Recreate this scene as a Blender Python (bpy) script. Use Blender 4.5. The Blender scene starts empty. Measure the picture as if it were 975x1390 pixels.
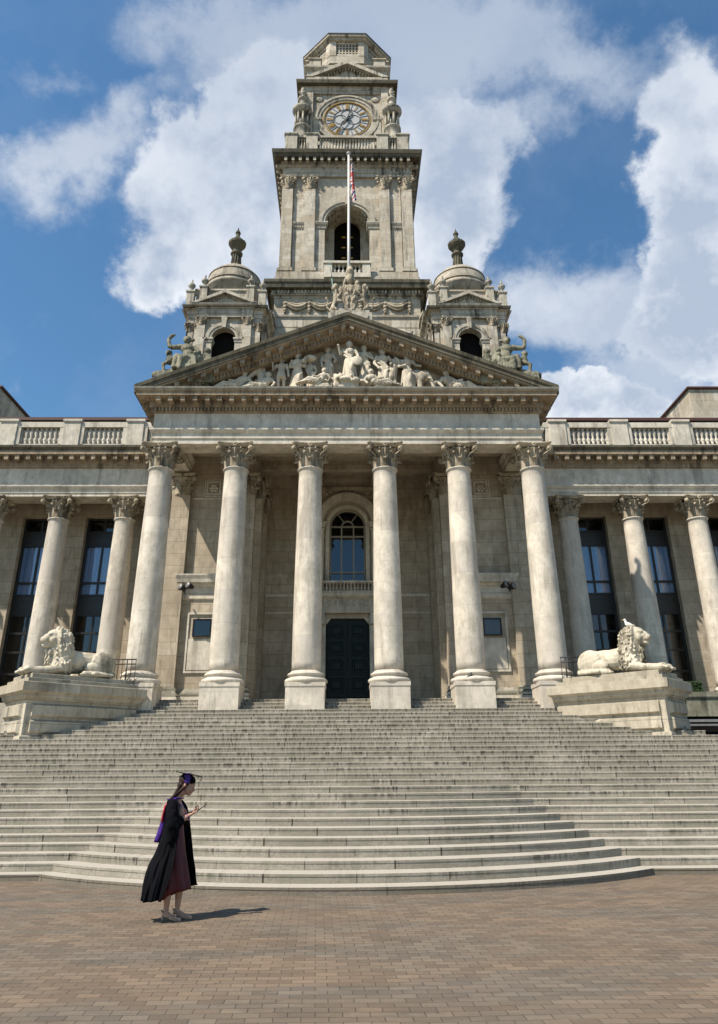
import bpy, math, random
from mathutils import Vector, Matrix, Euler
R = math.radians
PI = math.pi
rnd = random.Random(7)
scene = bpy.context.scene
COL = scene.collection

# ------------------------------------------------------------------ mesh collector
class MB:
    def __init__(s): s.v = []; s.f = []; s.sm = []; s.mi = []; s.cur = 0
    def add(s, vs, fs, smooth=False, M=None):
        b = len(s.v)
        if M is not None: vs = [tuple(M @ Vector(p)) for p in vs]
        s.v += [tuple(p) for p in vs]
        for f in fs:
            s.f.append(tuple(i + b for i in f)); s.sm.append(smooth); s.mi.append(s.cur)
    def merge(s, o, M=None):
        b = len(s.v)
        s.v += [tuple(M @ Vector(p)) if M is not None else p for p in o.v]
        s.f += [tuple(i + b for i in f) for f in o.f]; s.sm += o.sm; s.mi += o.mi
    def box(s, x0, x1, y0, y1, z0, z1, M=None):
        if x0 > x1: x0, x1 = x1, x0
        if y0 > y1: y0, y1 = y1, y0
        v = [(x0,y0,z0),(x1,y0,z0),(x1,y1,z0),(x0,y1,z0),(x0,y0,z1),(x1,y0,z1),(x1,y1,z1),(x0,y1,z1)]
        s.add(v, [(0,3,2,1),(4,5,6,7),(0,1,5,4),(1,2,6,5),(2,3,7,6),(3,0,4,7)], False, M)
    def prism(s, pts, a, b, axis='Y', M=None):
        # polygon pts: axis Y -> (x,z), X -> (y,z), Z -> (x,y); extruded a..b
        def P(p, t):
            return (p[0], t, p[1]) if axis == 'Y' else ((t, p[0], p[1]) if axis == 'X' else (p[0], p[1], t))
        n = len(pts)
        v = [P(p, a) for p in pts] + [P(p, b) for p in pts]
        f = [tuple(range(n)), tuple(range(2*n-1, n-1, -1))]
        f += [(i, i+n, (i+1) % n + n, (i+1) % n) for i in range(n)]
        s.add(v, f, False, M)
    def strip(s, outer, inner, a, b, M=None):
        # band between two equal-length polylines in XZ, extruded in Y (for arches)
        n = len(outer)
        for i in range(n-1):
            q = [outer[i], outer[i+1], inner[i+1], inner[i]]
            s.prism(q, a, b, 'Y', M)
    def stack(s, poly, prof, capb=True, capt=True, M=None):
        # poly: closed plan polygon (ccw), prof: [(offset, z)] mitred mouldings
        n = len(poly); dirs = []
        for i in range(n):
            p0, p1, p2 = Vector(poly[i-1]), Vector(poly[i]), Vector(poly[(i+1) % n])
            e1 = (p1-p0).normalized(); e2 = (p2-p1).normalized()
            n1 = Vector((e1.y, -e1.x)); n2 = Vector((e2.y, -e2.x))
            d = (n1+n2); d = d / max(.2, d.dot(n1)); dirs.append(d)
        v = []
        for (o, z) in prof:
            for i in range(n):
                v.append((poly[i][0]+dirs[i].x*o, poly[i][1]+dirs[i].y*o, z))
        f = []
        for k in range(len(prof)-1):
            for i in range(n):
                j = (i+1) % n
                f.append((k*n+i, k*n+j, (k+1)*n+j, (k+1)*n+i))
        if capb: f.append(tuple(range(n-1, -1, -1)))
        if capt: f.append(tuple((len(prof)-1)*n+i for i in range(n)))
        s.add(v, f, False, M)
    def lathe(s, cx, cy, prof, n=24, smooth=True, M=None, z0=0, ph=0):
        v = []; f = []
        for (r, z) in prof:
            for i in range(n):
                a = 2*PI*i/n + ph
                v.append((cx+r*math.cos(a), cy+r*math.sin(a), z0+z))
        for k in range(len(prof)-1):
            for i in range(n):
                j = (i+1) % n
                f.append((k*n+i, k*n+j, (k+1)*n+j, (k+1)*n+i))
        f.append(tuple(range(n-1, -1, -1))); f.append(tuple((len(prof)-1)*n+i for i in range(n)))
        s.add(v, f, smooth, M)
    def cyl(s, a, b, ra, rb=None, n=12, smooth=True, caps=True):
        rb = ra if rb is None else rb
        a, b = Vector(a), Vector(b); d = (b-a)
        if d.length < 1e-6: return
        q = d.to_track_quat('Z', 'Y').to_matrix()
        v = []
        for (c, r) in ((a, ra), (b, rb)):
            for i in range(n):
                t = 2*PI*i/n
                v.append(tuple(c + q @ Vector((r*math.cos(t), r*math.sin(t), 0))))
        f = [(i, (i+1) % n, (i+1) % n + n, i+n) for i in range(n)]
        if caps: f += [tuple(range(n-1, -1, -1)), tuple(range(n, 2*n))]
        s.add(v, f, smooth)
    def ell(s, c, r, rot=None, n=12, m=8, smooth=True):
        c = Vector(c); r = (r, r, r) if not hasattr(r, '__len__') else r
        q = Euler(rot).to_matrix() if rot else Matrix.Identity(3)
        v = [tuple(c + q @ Vector((0, 0, r[2])))]; f = []
        for k in range(1, m):
            p = PI*k/m
            for i in range(n):
                t = 2*PI*i/n
                v.append(tuple(c + q @ Vector((r[0]*math.sin(p)*math.cos(t), r[1]*math.sin(p)*math.sin(t), r[2]*math.cos(p)))))
        v.append(tuple(c + q @ Vector((0, 0, -r[2]))))
        for i in range(n): f.append((0, 1+i, 1+(i+1) % n))
        for k in range(m-2):
            for i in range(n):
                a = 1+k*n+i; b = 1+k*n+(i+1) % n
                f.append((a, a+n, b+n, b))
        L = len(v)-1; o = 1+(m-2)*n
        for i in range(n): f.append((L, o+(i+1) % n, o+i))
        s.add(v, f, smooth)
    def cap(s, a, b, ra, rb=None, n=10):
        rb = ra if rb is None else rb
        s.cyl(a, b, ra, rb, n); s.ell(a, ra, n=n, m=6); s.ell(b, rb, n=n, m=6)
    def chain(s, pts, n=10):
        for (p, r), (q, t) in zip(pts[:-1], pts[1:]): s.cap(p, q, r, t, n)
    def tube(s, pts, r, n=8):
        rs = r if hasattr(r, '__len__') else [r]*len(pts)
        P = [Vector(p) for p in pts]; v = []; f = []
        up = Vector((0, 0, 1))
        for i, p in enumerate(P):
            t = (P[min(i+1, len(P)-1)]-P[max(i-1, 0)]).normalized()
            a = t.cross(up)
            if a.length < .05: a = t.cross(Vector((0, 1, 0)))
            a.normalize(); b = a.cross(t)
            for k in range(n):
                w = 2*PI*k/n
                v.append(tuple(p + (a*math.cos(w)+b*math.sin(w))*rs[i]))
        for i in range(len(P)-1):
            for k in range(n):
                j = (k+1) % n
                f.append((i*n+k, i*n+j, (i+1)*n+j, (i+1)*n+k))
        f.append(tuple(range(n-1, -1, -1))); f.append(tuple((len(P)-1)*n+k for k in range(n)))
        s.add(v, f, True)
    def mirrored(s):
        o = MB(); o.v = [(-x, y, z) for x, y, z in s.v]; o.f = [tuple(reversed(f)) for f in s.f]; o.sm = list(s.sm); o.mi = list(s.mi)
        return o

WL = {}
def tag(o, label=None, cat=None, group=None, kind=None):
    if label: o['label'] = label
    if cat: o['category'] = cat
    if group: o['group'] = group
    if kind: o['kind'] = kind
    return o
def empty(name, loc=(0,0,0), rz=0):
    o = bpy.data.objects.new(name, None); o.empty_display_size = .3
    COL.objects.link(o); o.location = loc; o.rotation_euler = (0, 0, rz); WL[o.name] = Vector(loc)
    return o
def mesh_of(mb, name, mats):
    me = bpy.data.meshes.new(name); me.from_pydata(mb.v, [], mb.f)
    me.polygons.foreach_set('use_smooth', mb.sm); me.update()
    mats = mats if isinstance(mats, (list, tuple)) else [mats]
    for m in mats: me.materials.append(m)
    if len(mats) > 1: me.polygons.foreach_set('material_index', mb.mi)
    me.validate(); return me
def part(name, mb, mat, parent=None, loc=None, fix=True):
    """loc None: vertices are in world metres; otherwise local to loc"""
    me = mb if isinstance(mb, bpy.types.Mesh) else mesh_of(mb, name, mat)
    if fix and not isinstance(mb, bpy.types.Mesh):
        import bmesh
        bm = bmesh.new(); bm.from_mesh(me); bmesh.ops.recalc_face_normals(bm, faces=bm.faces); bm.to_mesh(me); bm.free()
    o = bpy.data.objects.new(name, me); COL.objects.link(o)
    L = Vector(loc) if loc is not None else Vector((0, 0, 0))
    WL[o.name] = L.copy()
    if parent is not None:
        o.parent = parent; o.location = L - WL[parent.name]
    else: o.location = L
    return o
def copy_tree(o, loc, parent=None):
    c = o.copy(); COL.objects.link(c)
    c.parent = parent if parent is not None else o.parent
    base = WL[c.parent.name] if c.parent is not None else Vector((0,0,0))
    c.location = Vector(loc) - base; WL[c.name] = Vector(loc)
    for ch in list(o.children):
        d = ch.copy(); COL.objects.link(d); d.parent = c; WL[d.name] = Vector(loc)
    return c
def sculpt(name, mb, mat, parent=None, loc=None, voxel=.03, smooth=2, disp=0, dscale=.1, adapt=0):
    """melt a pile of overlapping volumes into one carved surface"""
    me = mesh_of(mb, name+'_raw', mat)
    t = bpy.data.objects.new('tmp', me); COL.objects.link(t)
    m = t.modifiers.new('r', 'REMESH'); m.mode = 'VOXEL'; m.voxel_size = voxel; m.use_smooth_shade = True
    if smooth:
        m = t.modifiers.new('s', 'SMOOTH'); m.iterations = smooth; m.factor = .5
    if disp:
        tx = bpy.data.textures.new('n', 'CLOUDS'); tx.noise_scale = dscale; tx.noise_depth = 2
        m = t.modifiers.new('d', 'DISPLACE'); m.texture = tx; m.strength = disp; m.mid_level = .5; m.texture_coords = 'LOCAL'
    dg = bpy.context.evaluated_depsgraph_get()
    res = bpy.data.meshes.new_from_object(t.evaluated_get(dg))
    bpy.data.objects.remove(t); bpy.data.meshes.remove(me)
    res.name = name
    res.polygons.foreach_set('use_smooth', [True]*len(res.polygons))
    if not res.materials: res.materials.append(mat)
    return part(name, res, mat, parent, loc)

# ------------------------------------------------------------------ materials
class NT:
    def __init__(s, name):
        s.m = bpy.data.materials.new(name); s.m.use_nodes = True; s.t = s.m.node_tree; s.n = s.t.nodes; s.n.clear()
        s.out = s.n.new('ShaderNodeOutputMaterial'); s.b = s.n.new('ShaderNodeBsdfPrincipled')
        s.t.links.new(s.b.outputs[0], s.out.inputs[0])
        s.pos = s.n.new('ShaderNodeNewGeometry').outputs['Position']
    def L(s, a, b): s.t.links.new(a, b)
    def N(s, typ, **k):
        n = s.n.new(typ)
        for a, b in k.items(): setattr(n, a, b)
        return n
    def val(s, x, sock):
        if isinstance(x, (int, float)): sock.default_value = x
        elif isinstance(x, (tuple, list)): sock.default_value = x
        else: s.L(x, sock)
    def math(s, op, a, b=0, c=None, clamp=False):
        n = s.N('ShaderNodeMath', operation=op, use_clamp=clamp); s.val(a, n.inputs[0]); s.val(b, n.inputs[1])
        if c is not None: s.val(c, n.inputs[2])
        return n.outputs[0]
    def scale(s, v, sc):
        n = s.N('ShaderNodeVectorMath', operation='MULTIPLY'); s.L(v, n.inputs[0]); n.inputs[1].default_value = sc; return n.outputs[0]
    def noise(s, v, sc, det=4, ro=.6, out=0, dist=0):
        n = s.N('ShaderNodeTexNoise'); s.L(v, n.inputs['Vector']); n.inputs['Scale'].default_value = sc
        n.inputs['Detail'].default_value = det; n.inputs['Roughness'].default_value = ro; n.inputs['Distortion'].default_value = dist
        return n.outputs[out]
    def rng(s, v, a, b, c=0, d=1):
        n = s.N('ShaderNodeMapRange'); s.L(v, n.inputs[0])
        for i, x in enumerate((a, b, c, d)): n.inputs[i+1].default_value = x
        return n.outputs[0]
    def mix(s, f, a, b, mode='MIX'):
        n = s.N('ShaderNodeMix', data_type='RGBA', blend_type=mode)
        s.val(f, n.inputs[0]); s.val(a, n.inputs[6]); s.val(b, n.inputs[7]); return n.outputs[2]
    def sep(s, v):
        n = s.N('ShaderNodeSeparateXYZ'); s.L(v, n.inputs[0]); return n.outputs
    def comb(s, x, y, z):
        n = s.N('ShaderNodeCombineXYZ'); s.val(x, n.inputs[0]); s.val(y, n.inputs[1]); s.val(z, n.inputs[2]); return n.outputs[0]
    def bump(s, h, st=.3, d=.02, prev=None):
        n = s.N('ShaderNodeBump'); n.inputs['Strength'].default_value = st; n.inputs['Distance'].default_value = d
        s.L(h, n.inputs['Height'])
        if prev is not None: s.L(prev, n.inputs['Normal'])
        return n.outputs[0]
    def done(s, col, rough=.85, normal=None, spec=.3):
        s.val(col, s.b.inputs['Base Color']); s.val(rough, s.b.inputs['Roughness'])
        s.b.inputs['Specular IOR Level'].default_value = spec
        if normal is not None: s.L(normal, s.b.inputs['Normal'])
        return s.m
def C(r, g, b): return (r, g, b, 1)

def stone(name, base, dark, block=None, streak=.35, top=0.0, topcol=(.05,.055,.035), grain=1.0, patch=.35, drums=0, bw=1.3, warm=None, bv=.5):
    s = NT(name); P = s.pos; xyz = s.sep(P)
    big = s.noise(P, .9, 6, .7); fine = s.noise(P, 14, 5, .7); mid = s.noise(s.scale(P, (1, 1, .7)), 3.2, 6, .72)
    col = s.mix(s.rng(big, .35, .68), C(*[c*(1-patch*.55) for c in base]), C(*[c*(1+patch*.25) for c in base]))
    col = s.mix(s.rng(fine, .3, .7, 0, .35*grain), col, C(*[c*.62 for c in base]))
    col = s.mix(s.rng(mid, .50, .60, 0, .55*patch+.12), col, C(base[0]*.55, base[1]*.53, base[2]*.48))
    col = s.mix(s.rng(mid, .34, .48, .5, 0), col, C(*[min(.8, c*1.25) for c in base]))
    h = s.noise(P, 30, 6, .7)
    nrm = s.bump(h, .35*grain, .01)
    u = s.math('ADD', xyz[0], xyz[1])
    if drums:
        row = s.math('FLOOR', s.math('ADD', s.math('DIVIDE', xyz[2], drums), s.math('MULTIPLY', s.math('ROUND', s.math('MULTIPLY', xyz[0], .45)), .37)))
        zz = s.math('FRACT', s.math('ADD', s.math('DIVIDE', xyz[2], drums), s.math('MULTIPLY', s.math('ROUND', s.math('MULTIPLY', xyz[0], .45)), .37)))
        wn = s.N('ShaderNodeTexWhiteNoise', noise_dimensions='2D')
        s.L(s.comb(row, s.math('ROUND', s.math('MULTIPLY', xyz[0], .45)), 0), wn.inputs['Vector'])
        col = s.mix(s.rng(wn.outputs[0], .25, 1, .0, .62), col, C(base[0]*.66, base[1]*.66, base[2]*.69))
        j = s.math('LESS_THAN', zz, .018)
        col = s.mix(s.math('MULTIPLY', j, .28), col, C(*[c*.45 for c in base]))
    if block:
        b = s.N('ShaderNodeTexBrick'); s.L(s.comb(u, xyz[2], 0), b.inputs['Vector'])
        b.inputs['Scale'].default_value = 1; b.inputs['Brick Width'].default_value = bw; b.inputs['Row Height'].default_value = block
        b.inputs['Mortar Size'].default_value = .008; b.inputs['Mortar Smooth'].default_value = .3
        b.inputs['Color1'].default_value = C(.0, .0, .0); b.inputs['Color2'].default_value = C(1, 1, 1); b.inputs['Mortar'].default_value = C(.5, .5, .5)
        col = s.mix(s.rng(b.outputs['Color'], .2, 1, .0, bv), col, C(base[0]*.64, base[1]*.58, base[2]*.50))
        col = s.mix(s.math('MULTIPLY', b.outputs['Fac'], .8), col, C(*[c*.30 for c in base]))
    # soot and rain streaks running down
    st = s.noise(s.scale(P, (2.6, 2.6, .28)), 1.0, 6, .72)
    st2 = s.noise(P, .55, 3, .6)
    m = s.math('MULTIPLY', s.rng(st, .50, .60), s.rng(st2, .42, .56))
    col = s.mix(s.math('MULTIPLY', m, streak), col, C(*dark))
    gr = s.noise(s.scale(P, (7, 7, 1.4)), 1.0, 6, .75)
    col = s.mix(s.rng(gr, .56, .66, 0, streak*.85), col, C(*[c*.8 for c in dark]))
    if warm:
        wv = s.noise(P, .7, 4, .6)
        col = s.mix(s.rng(wv, .52, .66, 0, .6), col, C(*warm))
    if top:
        g = s.N('ShaderNodeNewGeometry'); nz = s.sep(g.outputs['Normal'])[2]
        tn = s.noise(P, 3.5, 5, .7)
        col = s.mix(s.math('MULTIPLY', s.rng(nz, .1, .6), s.rng(tn, .3, .5, .5*top, top)), col, C(*topcol))
    return s.done(col, .88, nrm, .25)

M = {}
BA = (.43, .388, .305)
M['column'] = stone('column limestone', (.63, .572, .468), (.19, .165, .125), drums=1.07, streak=.42, patch=.4, grain=.8)
M['ashlar'] = stone('ashlar limestone', (.50, .432, .325), (.13, .105, .078), block=.46, streak=.40, patch=.4)
M['ashlar_top'] = stone('tower limestone', (.58, .53, .43), (.09, .08, .062), block=.5, streak=.55, patch=.5, top=.8, bv=.7)
M['trim'] = stone('cut limestone trim', (.63, .58, .475), (.10, .088, .068), streak=.42, patch=.35, top=.85, bw=2)
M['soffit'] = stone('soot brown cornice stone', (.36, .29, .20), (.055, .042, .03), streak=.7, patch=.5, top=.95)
M['weather'] = stone('rain blackened coping stone', (.15, .135, .095), (.03, .028, .02), streak=.8, patch=.7, top=1.0, topcol=(.04, .045, .028))
M['capital'] = stone('carved limestone', (.47, .405, .295), (.06, .05, .036), streak=.8, patch=.6, grain=1.3)
M['tower_trim'] = stone('tower trim stone', (.52, .475, .38), (.06, .054, .042), streak=.9, patch=.6, top=.95)
M['sculpt'] = stone('pale carved stone', (.60, .54, .42), (.12, .10, .07), streak=.75, patch=.4, grain=1.0)
M['lion'] = stone('weathered lion stone', (.56, .505, .39), (.13, .115, .08), streak=.8, patch=.55, grain=1.4)
M['mossy'] = stone('mossy dark carved stone', (.28, .265, .19), (.028, .032, .02), streak=.95, patch=.9, top=.6, topcol=(.04, .055, .03))
M['pedestal'] = stone('lion pedestal stone', (.48, .435, .34), (.12, .105, .078), streak=.6, patch=.5, top=.5, topcol=(.16, .15, .115), block=.6)
M['dome'] = stone('dome stone', (.44, .40, .32), (.07, .062, .048), streak=.85, patch=.7, block=.42, bw=1.0)

def plain(name, col, rough=.5, metal=0, spec=.5, var=.25, sc=8, bump=0, bsc=40, emit=None):
    s = NT(name); n = s.noise(s.pos, sc, 5, .6)
    c = s.mix(s.rng(n, .3, .7), C(*[x*(1-var) for x in col]), C(*[min(1, x*(1+var*.6)) for x in col]))
    nr = s.bump(s.noise(s.pos, bsc, 4, .6), bump, .01) if bump else None
    s.b.inputs['Metallic'].default_value = metal
    if emit: s.b.inputs['Emission Color'].default_value = C(*emit[0]); s.b.inputs['Emission Strength'].default_value = emit[1]
    return s.done(c, rough, nr, spec)
M['door'] = plain('dark green painted door', (.004, .013, .011), .5, spec=.3)
M['iron'] = plain('black iron', (.015, .014, .016), .5, .3)
M['lead'] = plain('dark lead sheet', (.05, .055, .055), .6, .1)
M['copper'] = plain('red brown roof edge', (.075, .028, .02), .7)
M['frame'] = plain('dark bronze window frame', (.012, .011, .009), .45)
M['spandrel'] = plain('black spandrel panel', (.016, .014, .012), .4)
M['whitebar'] = plain('cream painted glazing bar', (.32, .30, .23), .6)
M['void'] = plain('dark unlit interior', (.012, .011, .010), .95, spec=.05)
M['brass'] = plain('brass door frame', (.10, .075, .035), .4, .6)
M['gold'] = plain('gilding', (.50, .30, .07), .35, .5)
M['clockblack'] = plain('clock ironwork', (.03, .035, .035), .5)
M['opal'] = plain('opal clock glass', (.48, .48, .45), .25, var=.08, sc=2)
M['pole'] = plain('white painted pole', (.50, .49, .45), .4)
M['green_pole'] = plain('verdigris lightning rod', (.10, .20, .16), .6)
M['flag_red'] = plain('red flag cloth', (.45, .035, .03), .8)
M['flag_blue'] = plain('blue flag cloth', (.02, .035, .17), .8)
M['flag_white'] = plain('white flag cloth', (.68, .66, .62), .8)
M['lens'] = plain('lamp lens', (.20, .20, .19), .3)
M['hedge'] = plain('clipped box leaves', (.035, .075, .018), .7, var=.7, sc=25)
M['bird_white'] = plain('white feathers', (.75, .74, .70), .8)
M['bird_grey'] = plain('grey feathers', (.06, .06, .065), .8)
M['beak'] = plain('yellow beak', (.55, .32, .05), .5)
M['glow'] = plain('lit lamp', (1, .85, .6), .5, emit=((1, .82, .55), 3.0))
M['skin'] = plain('skin', (.40, .225, .15), .55, var=.12, sc=6)
M['hair'] = plain('dark brown hair', (.028, .014, .009), .6, spec=.2, var=.5, sc=60, bump=.4, bsc=120)
M['gown'] = plain('black gown cloth', (.0032, .0034, .0048), .85, var=.4, spec=.08)
M['dress'] = plain('wine red satin dress', (.080, .010, .016), .5, var=.35, sc=14, spec=.3)
M['hood_purple'] = plain('purple silk', (.045, .010, .16), .5, spec=.3)
M['hood_red'] = plain('crimson silk', (.45, .03, .06), .45)
M['shoe'] = plain('nude leather', (.52, .34, .24), .4)
M['phone'] = plain('phone glass', (.01, .01, .012), .15)

def glass(name, tint, trans, rough=.02):
    s = NT(name); s.n.remove(s.b)
    g = s.N('ShaderNodeBsdfGlossy'); g.inputs['Color'].default_value = C(.9, .95, 1); g.inputs['Roughness'].default_value = rough
    d = s.N('ShaderNodeBsdfTransparent'); d.inputs['Color'].default_value = C(*trans)
    e = s.N('ShaderNodeBsdfDiffuse'); e.inputs['Color'].default_value = C(*tint)
    m1 = s.N('ShaderNodeMixShader'); m1.inputs[0].default_value = .12; s.L(d.outputs[0], m1.inputs[1]); s.L(e.outputs[0], m1.inputs[2])
    fr = s.N('ShaderNodeFresnel'); fr.inputs[0].default_value = 1.6
    wav = s.bump(s.noise(s.pos, 1.6, 2, .5), .05, .03); s.L(wav, g.inputs['Normal'])
    m2 = s.N('ShaderNodeMixShader'); s.L(s.math('MULTIPLY', fr.outputs[0], 1.3, clamp=True), m2.inputs[0]); s.L(m1.outputs[0], m2.inputs[1]); s.L(g.outputs[0], m2.inputs[2])
    s.L(m2.outputs[0], s.out.inputs[0]); return s.m
M['glass'] = glass('window glass', (.02, .03, .04), (.92, .95, 1))
M['glass_dark'] = glass('dark window glass', (.006, .008, .012), (.35, .38, .42))
def curtain_mat():
    s = NT('curtain cloth with sky reflection'); x = s.sep(s.pos)
    n = s.noise(s.comb(s.math('MULTIPLY', x[0], 14), 0, s.math('MULTIPLY', x[2], .35)), 1, 3, .6)
    return s.done(s.mix(s.rng(n, .35, .65), C(.34, .50, .68), C(.68, .80, .92)), .9)  # blue cloth, brightened with the panes' sky reflection put into its colour
M['curtain'] = curtain_mat()

RZ = .1294; TY = .334; Y0 = 14.04
def step_mat():
    s = NT('grey granite step'); P = s.pos; x = s.sep(P)
    zr = s.math('DIVIDE', s.math('SUBTRACT', x[2], .006), RZ)
    row = s.math('FLOOR', zr); fr = s.math('FRACT', zr)
    w1 = s.N('ShaderNodeTexWhiteNoise', noise_dimensions='1D'); s.L(row, w1.inputs['W'])
    xx = s.math('DIVIDE', s.math('ADD', x[0], s.math('MULTIPLY', w1.outputs[0], 9)), 1.45)
    bl = s.math('FLOOR', xx); bf = s.math('FRACT', xx)
    w2 = s.N('ShaderNodeTexWhiteNoise', noise_dimensions='2D'); s.L(s.comb(row, bl, 0), w2.inputs['Vector'])
    n1 = s.noise(P, 22, 6, .75); n2 = s.noise(P, 1.3, 4, .6)
    col = s.mix(s.rng(n2, .3, .7), C(.315, .287, .233), C(.44, .402, .33))
    col = s.mix(s.rng(w2.outputs[0], 0, 1, 0, .85), col, C(.25, .228, .185))
    n4 = s.noise(s.scale(P, (1, 1, 2.2)), .7, 5, .7)
    col = s.mix(s.rng(n4, .48, .62, 0, .55), col, C(.20, .18, .14))
    col = s.mix(s.rng(n1, .44, .60, 0, .55), col, C(.19, .165, .125))
    sp = s.noise(P, 90, 2, .5)
    col = s.mix(s.rng(sp, .55, .7, 0, .35), col, C(.12, .11, .09))
    # vertical water stains under each nosing, in drifts
    v = s.noise(s.comb(s.math('MULTIPLY', x[0], 14), row, s.math('MULTIPLY', x[2], 1.2)), 1, 4, .65)
    area = s.noise(s.comb(s.math('MULTIPLY', x[0], .55), s.math('MULTIPLY', row, .83), 0), 1, 4, .7)
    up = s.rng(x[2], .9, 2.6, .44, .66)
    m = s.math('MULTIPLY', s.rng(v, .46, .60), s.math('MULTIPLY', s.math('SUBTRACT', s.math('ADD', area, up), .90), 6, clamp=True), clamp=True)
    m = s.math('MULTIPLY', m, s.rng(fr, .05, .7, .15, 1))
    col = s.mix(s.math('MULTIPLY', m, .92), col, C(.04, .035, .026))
    g = s.math('MULTIPLY', s.rng(s.noise(s.comb(s.math('MULTIPLY', x[0], 1.6), s.math('MULTIPLY', row, .7), 0), 1, 4, .7), .46, .62), .6)
    col = s.mix(g, col, C(.20, .19, .14))
    j = s.math('LESS_THAN', bf, s.rng(w2.outputs[0], 0, 1, .006, .020))
    j2 = s.math('LESS_THAN', fr, .07)
    col = s.mix(s.math('MULTIPLY', j, s.rng(w2.outputs[0], 0, 1, .35, 1)), col, C(.045, .04, .03))
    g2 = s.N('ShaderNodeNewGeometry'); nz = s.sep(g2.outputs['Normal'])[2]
    col = s.mix(s.math('MULTIPLY', s.rng(nz, .3, .8), .75), col, C(.385, .355, .295))  # treads paler: worn stone, with sunlit brightness put into the colour
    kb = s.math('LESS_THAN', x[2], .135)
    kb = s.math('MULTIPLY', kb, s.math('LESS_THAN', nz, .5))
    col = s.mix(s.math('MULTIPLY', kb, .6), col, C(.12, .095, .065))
    wear = s.noise(P, 7, 5, .7)
    nr = s.bump(n1, .6, .012, s.bump(wear, .5, .02))
    return s.done(col, .85, nr, .3)
M['step'] = step_mat()

def paving_mat():
    s = NT('brown brick paving'); P = s.pos; x = s.sep(P)
    wob = s.noise(P, .45, 2, .5)
    yy = s.math('ADD', x[1], s.math('MULTIPLY', wob, .16))
    b = s.N('ShaderNodeTexBrick'); s.L(s.comb(s.math('ADD', x[0], s.math('MULTIPLY', x[1], .04)), yy, 0), b.inputs['Vector'])
    b.inputs['Scale'].default_value = 1; b.inputs['Brick Width'].default_value = .205; b.inputs['Row Height'].default_value = .118
    b.inputs['Mortar Size'].default_value = .005; b.inputs['Mortar Smooth'].default_value = .6; b.inputs['Bias'].default_value = 0
    b.inputs['Color1'].default_value = C(0, 0, 0); b.inputs['Color2'].default_value = C(1, 1, 1); b.inputs['Mortar'].default_value = C(.5, .5, .5)
    band = s.noise(s.comb(s.math('MULTIPLY', x[0], .28), s.math('MULTIPLY', x[1], 1.1), 0), 1, 4, .65)
    warm = s.mix(b.outputs['Color'], C(.125, .09, .060), C(.195, .142, .094))
    grey = s.mix(b.outputs['Color'], C(.10, .083, .063), C(.155, .13, .098))
    col = s.mix(s.rng(band, .42, .58), warm, grey)
    r2 = s.N('ShaderNodeTexWhiteNoise', noise_dimensions='2D')
    s.L(s.comb(s.math('FLOOR', s.math('DIVIDE', x[0], .205)), s.math('FLOOR', s.math('DIVIDE', yy, .118)), 0), r2.inputs['Vector'])
    col = s.mix(s.rng(r2.outputs[0], .6, 1, 0, .35), col, C(.15, .10, .066))
    n1 = s.noise(P, 35, 5, .75)
    col = s.mix(s.rng(n1, .4, .75, 0, .45), col, C(.09, .075, .055))
    n2 = s.noise(s.scale(P, (.6, 1.6, 1)), 1.5, 5, .7)
    col = s.mix(s.rng(n2, .52, .66, 0, .6), col, C(.085, .07, .052))
    n3 = s.noise(s.scale(P, (.5, 2.2, 1)), 2.7, 6, .75)
    col = s.mix(s.rng(n3, .54, .68, 0, .5), col, C(.20, .168, .125))
    gum = s.N('ShaderNodeTexVoronoi'); s.L(s.scale(P, (1, 1, 0)), gum.inputs['Vector']); gum.inputs['Scale'].default_value = 1.7
    col = s.mix(s.math('MULTIPLY', s.math('LESS_THAN', gum.outputs['Distance'], .035), .6), col, C(.045, .04, .035))
    col = s.mix(s.math('MULTIPLY', b.outputs['Fac'], s.rng(n2, .3, .7, .3, .8)), col, C(.04, .034, .026))
    h = s.math('SUBTRACT', s.math('MULTIPLY', n1, .3), b.outputs['Fac'])
    tilt = s.math('MULTIPLY', b.outputs['Color'], .6)
    nr = s.bump(s.math('ADD', h, tilt), .7, .012)
    return s.done(col, .8, nr, .3)
M['paving'] = paving_mat()

# ------------------------------------------------------------------ generic pieces
def rect(x0, x1, y0, y1): return [(x0, y0), (x1, y0), (x1, y1), (x0, y1)]
def arc(cx, cz, r, n=16, a0=PI, a1=0):
    return [(cx+r*math.cos(a0+(a1-a0)*i/n), cz+r*math.sin(a0+(a1-a0)*i/n)) for i in range(n+1)]
def arch_wall(mb, x0, x1, z0, z1, cx, w, zs, y0, y1, zb=None, M=None, n=16):
    """solid wall y0..y1 with a round headed opening (half width w, springing zs, sill zb)"""
    zb = z0 if zb is None else zb
    mb.prism([(x0, z0), (cx-w, z0), (cx-w, zs), (x0, zs)], y0, y1, 'Y', M)
    mb.prism([(cx+w, z0), (x1, z0), (x1, zs), (cx+w, zs)], y0, y1, 'Y', M)
    a = arc(cx, zs, w, n)
    left = [(x0, zs)] + a[:n//2+1] + [(cx, z1), (x0, z1)]
    right = [(cx, z1)] + a[n//2:] + [(x1, zs), (x1, z1)]
    mb.prism(left, y0, y1, 'Y', M); mb.prism(right, y0, y1, 'Y', M)
    if zb > z0: mb.box(cx-w, cx+w, y0, y1, z0, zb, M)
def arch_band(mb, cx, zs, r0, r1, y0, y1, M=None, n=18):
    mb.strip(arc(cx, zs, r1, n), arc(cx, zs, r0, n), y0, y1, M)
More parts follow.
